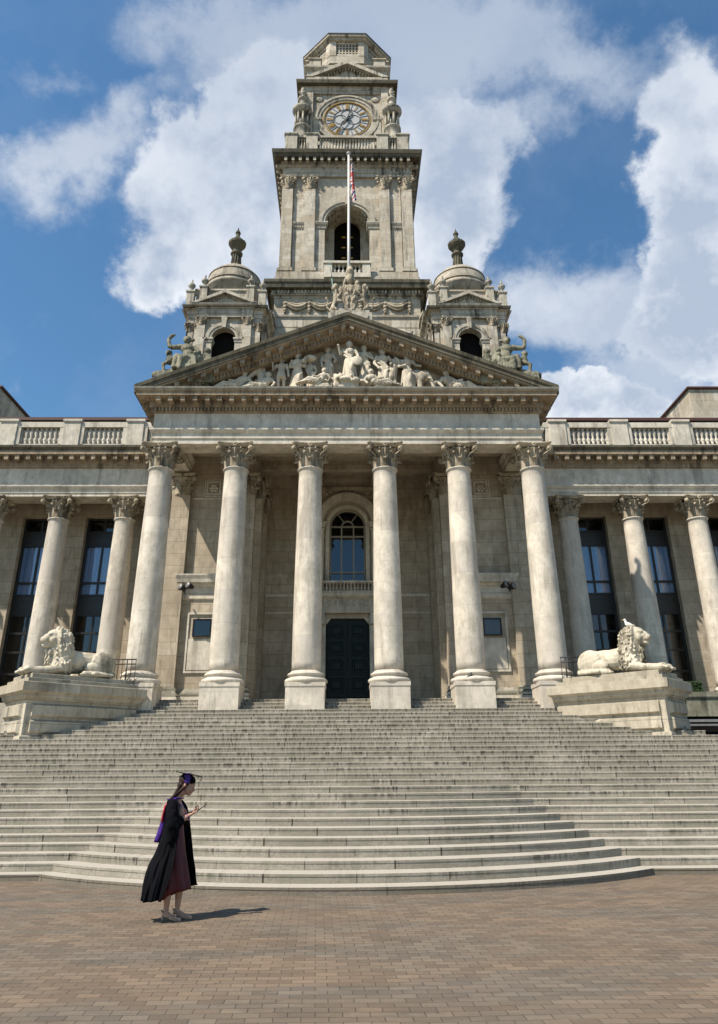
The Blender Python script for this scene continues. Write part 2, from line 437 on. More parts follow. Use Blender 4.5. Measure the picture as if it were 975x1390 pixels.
def dentils(mb, poly_edge, o0, o1, z0, z1, size, pitch):
    """rows of small blocks along a plan edge ((x,y),(x,y)); outward normal is to the right of the direction"""
    a, b = Vector(poly_edge[0]), Vector(poly_edge[1]); L = (b-a).length; t = (b-a)/L; nn = Vector((t.y, -t.x))
    k = max(1, int(L/pitch))
    for i in range(k+1):
        c = a + t*((L-k*pitch)/2 + i*pitch)
        p = [c - t*size/2 + nn*o0, c + t*size/2 + nn*o0, c + t*size/2 + nn*o1, c - t*size/2 + nn*o1]
        mb.prism([(q.x, q.y) for q in p], z0, z1, 'Z')
def baluster(r, h, n=8):
    return [(r*1.0, 0), (r*1.0, h*.08), (r*.55, h*.12), (r*.95, h*.26), (r*1.0, h*.36), (r*.5, h*.56), (r*.42, h*.78), (r*.62, h*.84), (r*.95, h*.9), (r*.95, h)]

def capital(R0, H, pil=False):
    """composite capital: two tiers of acanthus, corner volutes, concave abacus; local z 0..H"""
    m = MB()
    ys = .42 if pil else 1.0
    m.lathe(0, 0, [(R0*.9, 0), (R0*.86, H*.3), (R0*.88, H*.6), (R0*1.1, H*.74), (R0*1.22, H*.78), (R0*1.1, H*.84), (R0*.8, H*.87)], 20)
    def leaf(ang, z0, hh, out, wd):
        prof = [(0.02, 0), (.05, .35), (.09, .65), (.22, .9), (.40, 1.0), (.55, .93), (.55, .80)]
        ws = [.95, 1.0, 1.12, 1.05, .85, .55, .2]
        ca, sa = math.cos(ang), math.sin(ang); vs = []; fs = []
        for (o, z), w in zip(prof, ws):
            r = R0*.93 + o*out; zz = z0 + z*hh
            for k, (tw, dr) in enumerate(((-1, -.06), (-.62, .025), (-.3, -.04), (0, .05), (.3, -.04), (.62, .025), (1, -.06))):
                q = wd*w*tw; rr = r + dr
                vs.append((ca*rr - sa*q, sa*rr + ca*q, zz))
        for i in range(len(prof)-1):
            for k in range(6):
                a = i*7+k; fs.append((a, a+1, a+8, a+7))
        m.add(vs, fs, True)
    for i in range(8): leaf(i*PI/4+PI/8*0, 0, H*.38, R0*.78, R0*.27)
    for i in range(8): leaf(i*PI/4+PI/8, H*.04, H*.62, R0*.80, R0*.22)
    for i in range(16):
        a = i*PI/8; m.ell((R0*1.25*math.cos(a), R0*1.25*math.sin(a), H*.79), (R0*.10, R0*.10, H*.05), n=6, m=4)
    AB = R0*1.55
    for i in range(4):
        a = PI/4 + i*PI/2; d = Vector((math.cos(a), math.sin(a), 0)); t = Vector((-d.y, d.x, 0))
        c = d*(AB*1.22) + Vector((0, 0, H*.73))
        m.cyl(c - t*R0*.07, c + t*R0*.07, H*.12, H*.12, 12)
        m.cyl(c - t*R0*.17, c + t*R0*.17, H*.05, H*.05, 8)
        for sd in (-1, 1):
            pts = []
            for k in range(14):
                th = -PI*.6 + k*.42; rr = H*(.145 - .007*k)
                pts.append(c + t*sd*R0*.14 + d*rr*math.cos(th) + Vector((0, 0, rr*math.sin(th))))
            m.tube(pts, R0*.035, 5)
            m.tube([Vector((0, 0, H*.86)) + (d*.55 + t*sd*.55)*R0*1.25, Vector((0, 0, H*.89)) + (d*.9+t*sd*.25)*R0*1.35, c + Vector((0, 0, H*.14))], [R0*.05, R0*.06, R0*.04], 5)
        # stem leaf rising under each volute
        m.tube([d*R0*1.02+Vector((0, 0, H*.35)), d*R0*1.25+Vector((0, 0, H*.55)), c-Vector((0, 0, H*.1))], [R0*.09, R0*.07, R0*.05], 6)
    pts = []
    for i in range(4):
        a0 = PI/4 + i*PI/2; a1 = a0 + PI/2
        p0 = Vector((math.cos(a0), math.sin(a0)))*AB*1.36; p1 = Vector((math.cos(a1), math.sin(a1)))*AB*1.36
        tt = (p1-p0).normalized()
        for k in range(7):
            u = k/6; q = p0*(1-u)+p1*u; am = (a0+a1)/2
            q = q - Vector((math.cos(am), math.sin(am)))*math.sin(PI*u)*R0*.26
            if k == 0: q = q + tt*R0*.12
            if k == 6: q = q - tt*R0*.12
            pts.append((q.x, q.y))
    m.stack(pts, [(-.05, H*.86), (-.02, H*.90), (0, H*.94), (.03, H*.96), (.03, H)])
    for i in range(4):
        a = i*PI/2; c = Vector((math.cos(a), math.sin(a), 0))*R0*1.42 + Vector((0, 0, H*.90))
        for k in range(6):
            w = k*PI/3; t = Vector((-math.sin(a), math.cos(a), 0))
            m.ell(c + t*math.cos(w)*R0*.14 + Vector((0, 0, math.sin(w)*R0*.14)), R0*.09, n=6, m=4)
        m.ell(c*1.03, R0*.09, n=6, m=4)
        m.tube([c*.85-Vector((0, 0, H*.42)), c*.92-Vector((0, 0, H*.2)), c], [R0*.05, R0*.06, R0*.05], 5)
    if pil:
        m.v = [(x, y*ys, z) for x, y, z in m.v]
    return m

def column_parts(rb, rt, zb, zt, plinth=None, base_h=.36):
    """local column standing at z=zb (top of plinth) up to zt (astragal)"""
    H = zt-zb
    b = MB(); k = base_h
    b.lathe(0, 0, [(rb*1.36, zb), (rb*1.43, zb+k*.10), (rb*1.45, zb+k*.2), (rb*1.43, zb+k*.30), (rb*1.36, zb+k*.38), (rb*1.22, zb+k*.42), (rb*1.15, zb+k*.52), (rb*1.17, zb+k*.60),
                   (rb*1.24, zb+k*.64), (rb*1.27, zb+k*.74), (rb*1.24, zb+k*.84), (rb*1.1, zb+k*.88), (rb*1.1, zb+k*.95), (rb*1.0, zb+k*1.05)], 40)
    s = MB(); pr = []
    N = 26
    z0 = zb+k
    for i in range(N+1):
        t = i/N
        r = rb + (rt-rb)*(max(0, t-.22)/.78)**1.35
        pr.append((r, z0 + (zt-.1-z0)*t))
    pr += [(rt*1.04, zt-.07), (rt*1.12, zt-.05), (rt*1.15, zt-.02), (rt*1.12, zt+.0), (rt*1.02, zt+.01)]
    s.lathe(0, 0, pr, 40)
    return s, b

# ------------------------------------------------------------------ ground
g = MB(); g.box(-400, 400, -300, 900, -.5, .02)
tag(part('ground', g, M['paving']), kind='structure')

# ------------------------------------------------------------------ steps
stairs = empty('staircase', (0, 14, 0))
tag(stairs, 'broad grey granite steps, bowed at the bottom, rising from brick paving to the portico', 'steps')
def half_w(k): return 15.0 if k < 18 else (10.6 if k == 18 else (10.1 if k == 19 else 9.2 - (k-20)*.36 + .6))
NL = 30
for k in range(NL):
    yf = Y0+TY*k; z0 = k*RZ; z1 = z0+RZ; w = half_w(k); m = MB()
    yb = yf+TY+.12 if k < NL-1 else 28.4
    if k == 0: z0 = 0.015
    prof = [(yf+.007, z0), (yb, z0), (yb, z1), (yf+.006, z1), (yf, z1-.006), (yf, z1-.034), (yf+.007, z1-.038)]
    if k >= NL-1: w = 8.2
    m.prism(prof, -w, w, 'X')
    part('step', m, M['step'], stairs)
FR = [12.1, 12.5, 12.98, 13.45, 13.93, 14.4, 14.9, 15.4, 15.9, 16.4, 16.9]
HW = [5.3, 5.2, 5.0, 4.82, 4.65, 4.48, 4.3, 4.12, 3.95, 3.78, 3.6]
for k in range(11):
    ys = Y0+TY*k; s_ = ys-FR[k]; w = HW[k]; Rr = (w*w+s_*s_)/(2*s_); cy = FR[k]+Rr
    th = math.asin(min(1, w/Rr)); n = 40
    def outline(off):
        return [((Rr-off)*math.sin(-th+2*th*i/n), cy-(Rr-off)*math.cos(-th+2*th*i/n)) for i in range(n+1)]
    m = MB(); z0 = k*RZ if k else .015; z1 = (k+1)*RZ
    lo = outline(.007); up = outline(0)
    m.prism(lo + [(lo[-1][0], ys+.002), (lo[0][0], ys+.002)], z0, z1-.036, 'Z')
    m.prism(up + [(up[-1][0], ys), (up[0][0], ys)], z1-.036, z1-.0005, 'Z')
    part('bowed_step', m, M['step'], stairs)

# ------------------------------------------------------------------ TOWN HALL
hall = empty('town_hall', (0, 24, 3.88))
tag(hall, 'long limestone town hall with six column portico, sculpted pediment and colonnaded wings', 'building')
YC = 23.35; ZP = 27*RZ+.002
CX = [-6.54, -3.92, -1.31, 1.31, 3.92, 6.54]
sh, ba = column_parts(.465, .395, ZP+.80, 11.57)
cc = part('column', sh, M['column'], hall, loc=(CX[0], YC, 0))
part('base', ba, M['column'], cc, loc=(CX[0], YC, 0))
pl = MB(); pl.stack(rect(-.6, .6, -.6, .6), [(.0, 26*RZ+.03), (.0, ZP+.66), (.02, ZP+.68), (.02, ZP+.797)])
part('plinth', pl, M['column'], cc, loc=(CX[0], YC, 0))
cp = capital(.40, .86); cp.v = [(x, y, z+11.575) for x, y, z in cp.v]
part('capital', cp, M['capital'], cc, loc=(CX[0], YC, 0), fix=False)
for x in CX[1:]: copy_tree(cc, (x, YC, 0), hall)

# wing columns
WX = [8.62+2.54*i for i in range(4)]
YW = 26.5
sh, ba = column_parts(.42, .36, 4.1, 10.82)
wc = part('wing_column', sh, M['column'], hall, loc=(WX[0], YW, 0))
ba.box(-.6, .6, -.6, .6, 3.88, 4.1)
part('base', ba, M['column'], wc, loc=(WX[0], YW, 0))
cp = capital(.36, .84); cp.v = [(x, y, z+10.83) for x, y, z in cp.v]
part('capital', cp, M['capital'], wc, loc=(WX[0], YW, 0), fix=False)
for x in WX[1:]+[-x for x in WX]: copy_tree(wc, (x, YW, 0), hall)

# entablature of the portico
EX = 6.87; EY = 22.93
e = MB(); poly = rect(-EX, EX, EY, 26.6)
outer = [(-EX, EY), (EX, EY), (EX, 26.9), (-EX, 26.9)]
# architrave + frieze as a hollow beam : front, left, right
def beam(mb, x0, x1, y0, y1, mould=True):
    mb.stack(rect(x0, x1, y0, y1), [(-.02, 12.43), (-.02, 12.44), (-.02, 12.62), (.015, 12.63), (.015, 12.82), (.05, 12.84), (.11, 12.93), (.11, 13.0), (.0, 13.01), (.0, 13.60)], True, True)
beam(e, -EX, EX, EY, EY+.86)
part('architrave', e, M['trim'], hall)
e = MB()
for s_ in (-1, 1):
    e = MB(); beam(e, min(s_*EX, s_*(EX-.84)), max(s_*EX, s_*(EX-.84)), EY+.99, 26.3); part('side_architrave', e, M['trim'], hall)
ceil = MB()
ceil.box(-EX+.1, EX-.1, EY+.5, 28.6, 13.46, 13.62)
for x in CX[1:-1]: ceil.box(x-.3, x+.3, EY+.87, 28.3, 12.95, 13.46)
for y in (25.4, 27.0): ceil.box(-EX+.3, EX-.3, y-.15, y+.15, 13.1, 13.458)
part('ceiling', ceil, M['ashlar'], hall)
# cornice
c = MB(); P4 = [(-EX, EY), (EX, EY), (EX, 27.6), (-EX, 27.6)]
c.stack(P4, [(.02, 13.602), (.07, 13.64), (.07, 13.78), (.17, 13.80), (.17, 14.05), (.19, 14.06), (.56, 14.06), (.56, 14.19), (.60, 14.21), (.62, 14.25), (.62, 14.29)])
for ed in ((P4[0], P4[1]), (P4[1], P4[2]), (P4[3], P4[0])):
    dentils(c, ed, .06, .15, 13.66, 13.785, .07, .125)
    dentils(c, ed, .16, .50, 13.87, 14.058, .16, .43)
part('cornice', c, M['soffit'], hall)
cl_ = MB(); cl_.stack(P4, [(.5, 14.292), (.635, 14.292), (.66, 14.35), (.64, 14.36), (.2, 14.40)])
part('cornice_ledge', cl_, M['trim'], hall)
# pediment
ZT0 = 14.44; ZA = 17.53; HWD = 7.52; SL = (ZA-ZT0)/HWD
def rake(mb, prof, wtip=HWD):
    """prof [(vertical drop from top line, y)] closed section swept up both slopes"""
    n = len(prof); v = []
    for (x, z) in ((-wtip, ZA-SL*wtip), (0, ZA), (wtip, ZA-SL*wtip)):
        for (d, y) in prof: v.append((x, y, z-d))
    f = [tuple(range(n)), tuple(range(3*n-1, 2*n-1, -1))]
    for k in range(2):
        for i in range(n):
            j = (i+1) % n; f.append((k*n+i, (k+1)*n+i, (k+1)*n+j, k*n+j))
    mb.add(v, f)
rk = MB(); rake(rk, [(.0, 22.30), (.0, 33.6), (.3, 33.6), (.3, 22.37), (.15, 22.37), (.13, 22.32)])
part('raking_coping', rk, M['weather'], hall)
rk = MB(); rake(rk, [(.303, 22.42), (.303, 23.6), (.72, 23.6), (.72, 22.80), (.56, 22.78), (.56, 22.72), (.40, 22.70), (.38, 22.42)], 6.9)
nmod = 15
for sd in (-1, 1):
    for i in range(nmod):
        x = .0 + (i+.35)*.455 if not (i == 0 and sd > 0) else .16
        if i == 0 and sd < 0: x = .16
        zt = ZA-SL*x
        q = [(x-.085, ZA-SL*(x-.085)-.385), (x+.085, ZA-SL*(x+.085)-.385), (x+.075, ZA-SL*(x+.075)-.56), (x-.075, ZA-SL*(x-.075)-.56)]
        rk.prism([(sd*a, b) for a, b in q], 22.47, 22.75, 'Y')
    for i in range(50):
        x = .07 + i*.125
        z = ZA-SL*x
        rk.prism([(sd*(x-.035), z-.565+SL*.035), (sd*(x+.035), z-.565-SL*.035), (sd*(x+.035), z-.70), (sd*(x-.035), z-.70)], 22.72, 22.83, 'Y')
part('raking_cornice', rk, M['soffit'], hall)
tp = MB(); tp.prism([(-6.7, 14.3), (6.7, 14.3), (0, 17.0)], 23.28, 23.55, 'Y')
tp.prism([(-6.2, 14.36), (6.2, 14.36), (6.0, 14.52), (-6.0, 14.52)], 22.62, 23.27, 'Y')
tymp = part('tympanum', tp, M['ashlar'], hall)

# --- walls behind the portico
w = MB()
YB = 28.4
arch_wall(w, -3.45, 3.45, 8.8, 13.45, 0, .74, 11.21, YB, YB+.5)
w.box(-3.45, -.92, YB, YB+.5, 3.88, 8.8); w.box(.92, 3.45, YB, YB+.5, 3.88, 8.8); w.box(-.92, .92, YB, YB+.5, 7.36, 8.8)
for s_ in (-1, 1):
    a, b = sorted((s_*3.5, s_*6.62))
    w.box(a, b, 25.75, YB+.5, 3.88, 13.45)
    w.box(min(s_*3.5, s_*4.18), max(s_*3.5, s_*4.18), 25.52, 25.752, 3.88, 11.5)
    w.box(min(s_*5.95, s_*6.64), max(s_*5.95, s_*6.64), 25.52, 25.752, 3.88, 11.5)
    w.box(min(s_*3.28, s_*3.502), max(s_*3.28, s_*3.502), 25.9, 26.55, 3.88, 11.5)      # inner return pilasters
    w.box(min(s_*3.28, s_*3.502), max(s_*3.28, s_*3.502), 27.7, 28.35, 3.88, 11.5)
    w.box(min(s_*6.6, s_*7.6), max(s_*6.6, s_*7.6), 26.6, 27.95, 3.88, 13.0)              # block joining the wing
part('wall', w, M['ashlar'], hall)
t = MB()
for s_ in (-1, 1):
    lo, hi = sorted((s_*3.5, s_*6.66))
    # base moulding
    t.stack(rect(lo, hi, 25.75, 26.2), [(.10, 3.88), (.10, 4.15), (.06, 4.18), (.10, 4.24), (.06, 4.30), (.0, 4.42)])
    for (a, b) in ((3.5, 4.18), (5.95, 6.64)):
        x0, x1 = sorted((s_*a, s_*b))
        t.stack(rect(x0, x1, 25.52, 26.2), [(.14, 3.882), (.14, 4.12), (.10, 4.16), (.13, 4.24), (.05, 4.34), (.08, 4.40), (.005, 4.47)])
    part('base_moulding', t, M['trim'], hall); t = MB()
    x0, x1 = sorted((s_*4.2, s_*5.93))
    t.stack(rect(x0, x1, 25.74, 26.2), [(.0, 7.52), (.05, 7.56), (.05, 7.72), (.02, 7.74), (.02, 7.96), (.10, 8.02), (.12, 8.08), (.24, 8.12), (.26, 8.24), (.30, 8.36), (.30, 8.42), (.05, 8.47)])
    part('wall_ledge', t, M['trim'], hall); t = MB()
    xa, xb = sorted((s_*4.62, s_*5.72))
    # window panel frame
    for (p, q, r, u, d) in ((xa, xa+.07, 4.95, 7.06, .05), (xb-.07, xb, 4.95, 7.06, .05), (xa+.07, xb-.07, 6.99, 7.06, .05), (xa+.07, xb-.07, 4.95, 5.02, .05)):
        t.box(p, q, 25.70, 25.752, r, u)
    t.box(xa+.1, xb-.1, 25.72, 25.752, 5.05, 6.12)
    part('window_surround', t, M['trim'], hall); t = MB()
    t.box(x0, x1, 25.70, 25.752, 11.38, 11.44)
    xm = s_*5.12
    for k_, d_ in ((.36, .03), (.27, .06)):
        for (p, q, r, u) in ((xm-k_, xm-k_+.05, 11.85-k_, 11.85+k_), (xm+k_-.05, xm+k_, 11.85-k_, 11.85+k_), (xm-k_+.05, xm+k_-.05, 11.85+k_-.05, 11.85+k_), (xm-k_+.05, xm+k_-.05, 11.85-k_, 11.85-k_+.05)):
            t.box(p, q, 25.752-d_, 25.752, r, u)
    for k_ in range(7):
        an = k_*2*PI/6
        t.ell((xm+(.11*math.cos(an) if k_ < 6 else 0), 25.72, 11.85+(.11*math.sin(an) if k_ < 6 else 0)), (.065, .05, .065), n=8, m=6)
    part('rosette_panel', t, M['trim'], hall); t = MB()
t = MB()
t.box(-3.45, -1.32, YB-.06, YB, 8.22, 8.34); t.box(1.32, 3.45, YB-.06, YB, 8.22, 8.34)
t.box(-3.45, -1.32, YB-.03, YB, 7.56, 7.62); t.box(1.32, 3.45, YB-.03, YB, 7.56, 7.62)
# door surround
for s_ in (-1, 1):
    t.box(min(s_*.86, s_*1.2), max(s_*.86, s_*1.2), YB-.14, YB+.1, 3.88, 7.45)
    t.box(min(s_*.9, s_*1.3), max(s_*.9, s_*1.3), YB-.28, YB-.142, 7.10, 7.55)       # console blocks
t.box(-1.28, 1.28, YB-.2, YB, 7.55, 7.80); t.box(-1.22, 1.22, YB-.16, YB, 7.80, 8.10)
for i in range(9):
    x = -1.0+i*.25
    t.lathe(0, 0, [(.09, 0), (.09, .03), (.06, .035), (.055, .02), (.03, .05), (0.01, .055)], 12, M=Matrix.Translation((x, YB-.16, 7.95)) @ Matrix.Rotation(PI/2, 4, 'X'))
t.stack(rect(-1.3, 1.3, YB-.2, YB), [(0, 8.10), (.06, 8.14), (.16, 8.2), (.18, 8.30), (.18, 8.33), (0, 8.34)])
# aedicule pilasters and archivolt
for s_ in (-1, 1):
    a, b = sorted((s_*.98, s_*1.30)); t.box(a, b, YB-.16, YB, 8.34, 11.0)
    t.stack(rect(a, b, YB-.16, YB), [(.0, 11.0), (.05, 11.05), (.02, 11.1), (.10, 11.25), (.12, 11.28), (.12, 11.33)])
    a, b = sorted((s_*.74, s_*.9)); t.box(a, b, YB-.07, YB, 8.8, 11.2)
arch_band(t, 0, 11.21, .745, .90, YB-.08, YB)
arch_band(t, 0, 11.33, .98, 1.22, YB-.16, YB)
arch_band(t, 0, 11.33, 1.22, 1.30, YB-.22, YB)
part('door_surround', t, M['trim'], hall)
t = MB()
for i in range(90):
    a = rnd.uniform(0, PI); r = rnd.uniform(1.35, 1.75); z = 11.35+r*math.sin(a); x = r*math.cos(a)
    if abs(x) < 1.42 and z < 12.75: t.ell((x, YB-.04, z), (rnd.uniform(.05, .12), .07, rnd.uniform(.05, .12)), rot=(0, rnd.uniform(0, 3), 0), n=8, m=5)
t.box(-1.45, 1.45, YB-.2, YB, 12.75, 12.88)
part('carved_spandrel', t, M['capital'], hall)
b = MB(); b.box(-1.1, 1.1, YB-.36, YB-.2, 8.345, 8.40); b.box(-1.14, 1.14, YB-.38, YB-.17, 8.72, 8.80)
for i in range(15): b.lathe(-.98+i*.14, YB-.28, baluster(.045, .33), 8, z0=8.395)
for s_ in (-1, 1): b.box(s_*1.1-.07, s_*1.1+.07, YB-.37, YB-.19, 8.40, 8.72)
part('window_balustrade', b, M['trim'], hall)
# arched window
fb = MB()
yy = YB+.12
for x in (-.70, -.25, .25, .70): fb.box(x-.028, x+.028, yy, yy+.06, 8.8, 11.21 if abs(x) > .3 else 11.3)
for z in (8.83, 9.25, 10.78, 11.21): fb.box(-.7, .7, yy-.004, yy+.056, z-.028, z+.028)
arch_band(fb, 0, 11.21, .68, .735, yy, yy+.06); arch_band(fb, 0, 11.21, .22, .275, yy, yy+.06, n=10)
for a in (PI*.3, PI*.7): fb.cyl((.25*math.cos(a), yy+.03, 11.21+.25*math.sin(a)), (.7*math.cos(a), yy+.03, 11.21+.7*math.sin(a)), .024, n=6)
wn = part('arched_window', fb, M['whitebar'], hall)
gp = MB(); gp.prism([(-.72, 8.8), (.72, 8.8)] + arc(0, 11.21, .72, 16, 0, PI), yy+.07, yy+.08, 'Y')
part('pane', gp, M['glass_dark'], wn)
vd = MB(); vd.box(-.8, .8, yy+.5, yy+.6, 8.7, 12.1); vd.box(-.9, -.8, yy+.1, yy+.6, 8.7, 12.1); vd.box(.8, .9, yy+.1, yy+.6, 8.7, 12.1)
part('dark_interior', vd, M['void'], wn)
# door
d = MB(); yd = YB+.15
for s_ in (-1, 1):
    x0, x1 = sorted((s_*.012, s_*.86)); d.box(x0, x1, yd, yd+.07, 3.9, 7.36)
    for (xa, xb) in ((.10, .44), (.50, .78)):
        pass
    zz = [3.98, 4.55, 5.25, 5.95, 6.62]; hh = [.45, .58, .58, .55, .55]
    for z, h in zip(zz, hh):
        p, q = sorted((s_*.12, s_*.76)); d.stack([(p, z), (q, z), (q, z+h), (p, z+h)], [(0, 0), (.0, .05), (-.05, .05), (-.08, .02), (-.13, .02), (-.16, .06)], M=Matrix.Translation((0, yd, 0)) @ Matrix(((1,0,0,0),(0,0,-1,0),(0,1,0,0),(0,0,0,1))))
dr = part('door', d, M['door'], hall)
tag(dr, 'dark green panelled double door')
h = MB(); h.ell((-.1, yd-.06, 5.1), .035); h.ell((.1, yd-.06, 5.1), .035); h.cyl((-.1, yd-.06, 5.1), (-.1, yd+.01, 5.1), .012); h.cyl((.1, yd-.06, 5.1), (.1, yd+.01, 5.1), .012)
part('handle', h, M['brass'], dr)
fcor = MB(); fcor.prism([(-.86, 7.36), (-.86, 7.12), (-.66, 7.36)], YB+.0, yd-.01, 'Y'); fcor.prism([(.86, 7.36), (.66, 7.36), (.86, 7.12)], YB, yd-.01, 'Y')
part('door_head', fcor, M['trim'], hall)
# small square windows in the side blocks
for s_ in (-1, 1):
    x0, x1 = sorted((s_*4.85, s_*5.50)); f = MB()
    for (p, q, r, u) in ((x0, x0+.04, 6.2, 6.82), (x1-.04, x1, 6.2, 6.82), (x0+.04, x1-.04, 6.2, 6.24), (x0+.04, x1-.04, 6.78, 6.82)): f.box(p, q, 25.66, 25.76, r, u)
    o = part('square_window', f, M['frame'], hall)
    f = MB(); f.box(x0+.04, x1-.04, 25.715, 25.73, 6.24, 6.78); part('pane', f, M['glass_dark'], o)
    f = MB(); f.box(x0+.02, x1-.02, 25.735, 25.748, 6.22, 6.80); part('dark_interior', f, M['void'], o)
# pilaster capitals
pc = capital(.34, .86, True)
pcl = [(-6.3, 25.60), (-3.84, 25.60), (3.84, 25.60), (6.3, 25.60)]
o = part('pilaster_capital', pc, M['capital'], hall, loc=(pcl[0][0], pcl[0][1], 11.5), fix=False)
for x, y in pcl[1:]: copy_tree(o, (x, y, 11.5), hall)
pc2 = MB(); pc2.merge(pc, Matrix.Rotation(PI/2, 4, 'Z'))
o = part('return_capital', pc2, M['capital'], hall, loc=(-3.36, 26.2, 11.5), fix=False)
for x, y in ((-3.36, 28.0), (3.36, 26.2), (3.36, 28.0)): copy_tree(o, (x, y, 11.5), hall)

# ------------------------------------------------------------------ wings
XE = 17.6
WC = [9.89+2.54*i for i in range(3)]
for s_ in (-1, 1):
    def X(a, b): return sorted((s_*a, s_*b))
    w = MB(); edges = [7.3]
    for c_ in WC: edges += [c_-.72, c_+.72]
    edges.append(XE)
    for i in range(0, len(edges), 2):
        a, b = X(edges[i], edges[i+1]); w.box(a, b, 27.8, 28.5, 3.88, 11.42)
    a, b = X(7.3, XE); w.box(a, b, 27.8, 28.5, 11.42, 12.7)
    w.box(a, b, 26.95, 27.8, 12.3, 12.45)
    a, b = X(XE, XE+.4); w.box(a, b, 26.1, 34, -.2, 12.8)
    part('wing_wall', w, M['ashlar'], hall)
    e = MB(); a, b = X(6.9, XE)
    e.stack(rect(a, b, 26.1, 26.95), [(-.02, 11.67), (-.02, 11.80), (.01, 11.81), (.01, 11.95), (.05, 11.97), (.10, 12.05), (.10, 12.09), (0, 12.10), (0, 12.82)])
    part('wing_architrave', e, M['trim'], hall)
    c = MB(); a, b = X(6.9, XE+.3); pp = [(a, 26.1), (b, 26.1), (b, 28.5), (a, 28.5)]
    c.stack(pp, [(.02, 12.822), (.08, 12.86), (.08, 12.98), (.14, 13.0), (.14, 13.24), (.16, 13.25), (.46, 13.25), (.46, 13.40)])
    dentils(c, (pp[0], pp[1]), .13, .42, 13.05, 13.248, .16, .42)
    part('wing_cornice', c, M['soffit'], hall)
    c = MB(); c.stack(pp, [(.455, 13.402), (.48, 13.44), (.54, 13.52), (.55, 13.60), (.50, 13.62), (.2, 13.66)])
    part('wing_coping', c, M['weather'], hall)
    # parapet pedestals, rails and balusters
    ped = [7.25, 8.57, 11.11, 13.65, 16.19]
    pm = MB()
    for i, x in enumerate(ped):
        a, b = X(x-.33, x+.33); pm.box(a, b, 26.22, 26.62, 13.66, 14.92)
        pm.stack(rect(a, b, 26.22, 26.62), [(.02, 14.92), (.05, 14.96), (.05, 15.05), (0, 15.08)])
        pm.stack(rect(a, b, 26.22, 26.62), [(.04, 13.661), (.04, 13.86), (.0, 13.9)])
    a, b = X(6.9, XE)
    pm.box(a, b, 26.28, 26.56, 13.66, 13.98); pm.box(a, b, 26.26, 26.58, 14.72, 14.95)
    for i in range(len(ped)-1):
        for q in (ped[i]+.33, ped[i+1]-.33):
            a, b = X(q-.16, q+.16); pm.box(a, b, 26.27, 26.57, 13.97, 14.73)
    part('parapet', pm, M['trim'], hall)
    bl = MB(); bl.lathe(0, 0, [(.075, 0), (.075, .04), (.04, .07), (.085, .2), (.09, .25), (.04, .35), (.05, .37), (.04, .39), (.09, .50), (.085, .55), (.04, .68), (.075, .70), (.075, .745)], 10)
    first = None
    for i in range(len(ped)-1):
        L0 = ped[i]+.5; L1 = ped[i+1]-.5; n = max(1, int((L1-L0)/.19))
        for k in range(n+1):
            x = s_*(L0+(L1-L0)*k/n) if n > 1 else s_*(L0+L1)/2
            if first is None: first = part('baluster', bl, M['trim'], hall, loc=(x, 26.42, 13.978))
            else: copy_tree(first, (x, 26.42, 13.978), hall)
    rf = MB(); a, b = X(6.6, XE+.5); rf.box(a, b, 27.7, 36, 13.3, 15.80)
    part('wing_roof', rf, M['lead'], hall)
    rf = MB(); rf.box(a, b, 27.6, 27.72, 15.72, 15.86); part('roof_edge', rf, M['copper'], hall)
    # attic block behind the wing
    a, b = X(16.35, 23); ab = MB(); ab.box(a, b, 30, 40, 14, 18.6)
    part('attic_block', ab, M['ashlar_top'], hall)
    ab = MB(); ab.stack(rect(a, b, 30, 40), [(.04, 18.602), (.1, 18.64), (.1, 18.72), (0, 18.75)]); part('attic_coping', ab, M['copper'], hall)
    # tall windows
    for wi, c_ in enumerate(WC):
        x = s_*c_; a, b = x-.72, x+.72; yf = 28.05
        f = MB()
        for q in (a, b-.09): f.box(q, q+.09, yf, yf+.12, 3.9, 11.42)
        zs = [11.34, 10.80, 10.22, 8.70, 8.20, 7.42, 6.72, 6.0, 5.2, 4.4]
        for z in zs: f.box(a+.09, b-.09, yf+.003, yf+.10, z, z+.08)
        for (z0, z1) in ((10.88, 11.34), (8.78, 10.22), (8.28, 8.70), (6.80, 7.42), (6.08, 6.72), (5.28, 6.0), (4.48, 5.2), (3.9, 4.4)): f.box(x-.035, x+.035, yf+.006, yf+.09, z0, z1)
        wo = part('tall_window', f, M['frame'], hall)
        for (za, zb_) in ((10.30, 10.80), (7.50, 8.20)):
            sp = MB(); sp.box(a+.09, b-.09, yf+.03, yf+.08, za, zb_); sp.box(a+.14, b-.14, yf+.015, yf+.0305, za+.06, za+.10); sp.box(a+.14, b-.14, yf+.015, yf+.0305, zb_-.18, zb_-.14)
            part('spandrel_panel', sp, M['spandrel'], wo)
        for (z0, z1, mt) in ((10.88, 11.34, 'glass_dark'), (8.28, 10.22, 'glass'), (3.9, 7.42, 'glass_dark')):
            gpm = MB(); gpm.box(a+.09, b-.09, yf+.05, yf+.056, z0, z1); part('pane', gpm, M[mt], wo)
        cu = MB(); n = 64; vs = []; fs = []
        for i in range(n+1):
            xx = a+.06+(b-a-.12)*i/n; dy = .05*math.sin(i*1.35+wi)+.025*math.sin(i*.55+wi*2)
            vs += [(xx, yf+.13+dy, 8.15), (xx, yf+.13+dy, 10.3)]
        for i in range(n): fs.append((2*i, 2*i+2, 2*i+3, 2*i+1))
        cu.add(vs, fs, True); part('curtain', cu, M['curtain'], wo, fix=False)
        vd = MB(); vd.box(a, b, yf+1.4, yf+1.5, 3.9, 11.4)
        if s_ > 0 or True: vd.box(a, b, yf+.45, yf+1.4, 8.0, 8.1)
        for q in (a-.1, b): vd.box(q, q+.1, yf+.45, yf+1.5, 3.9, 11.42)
        part('dark_interior', vd, M['void'], wo)
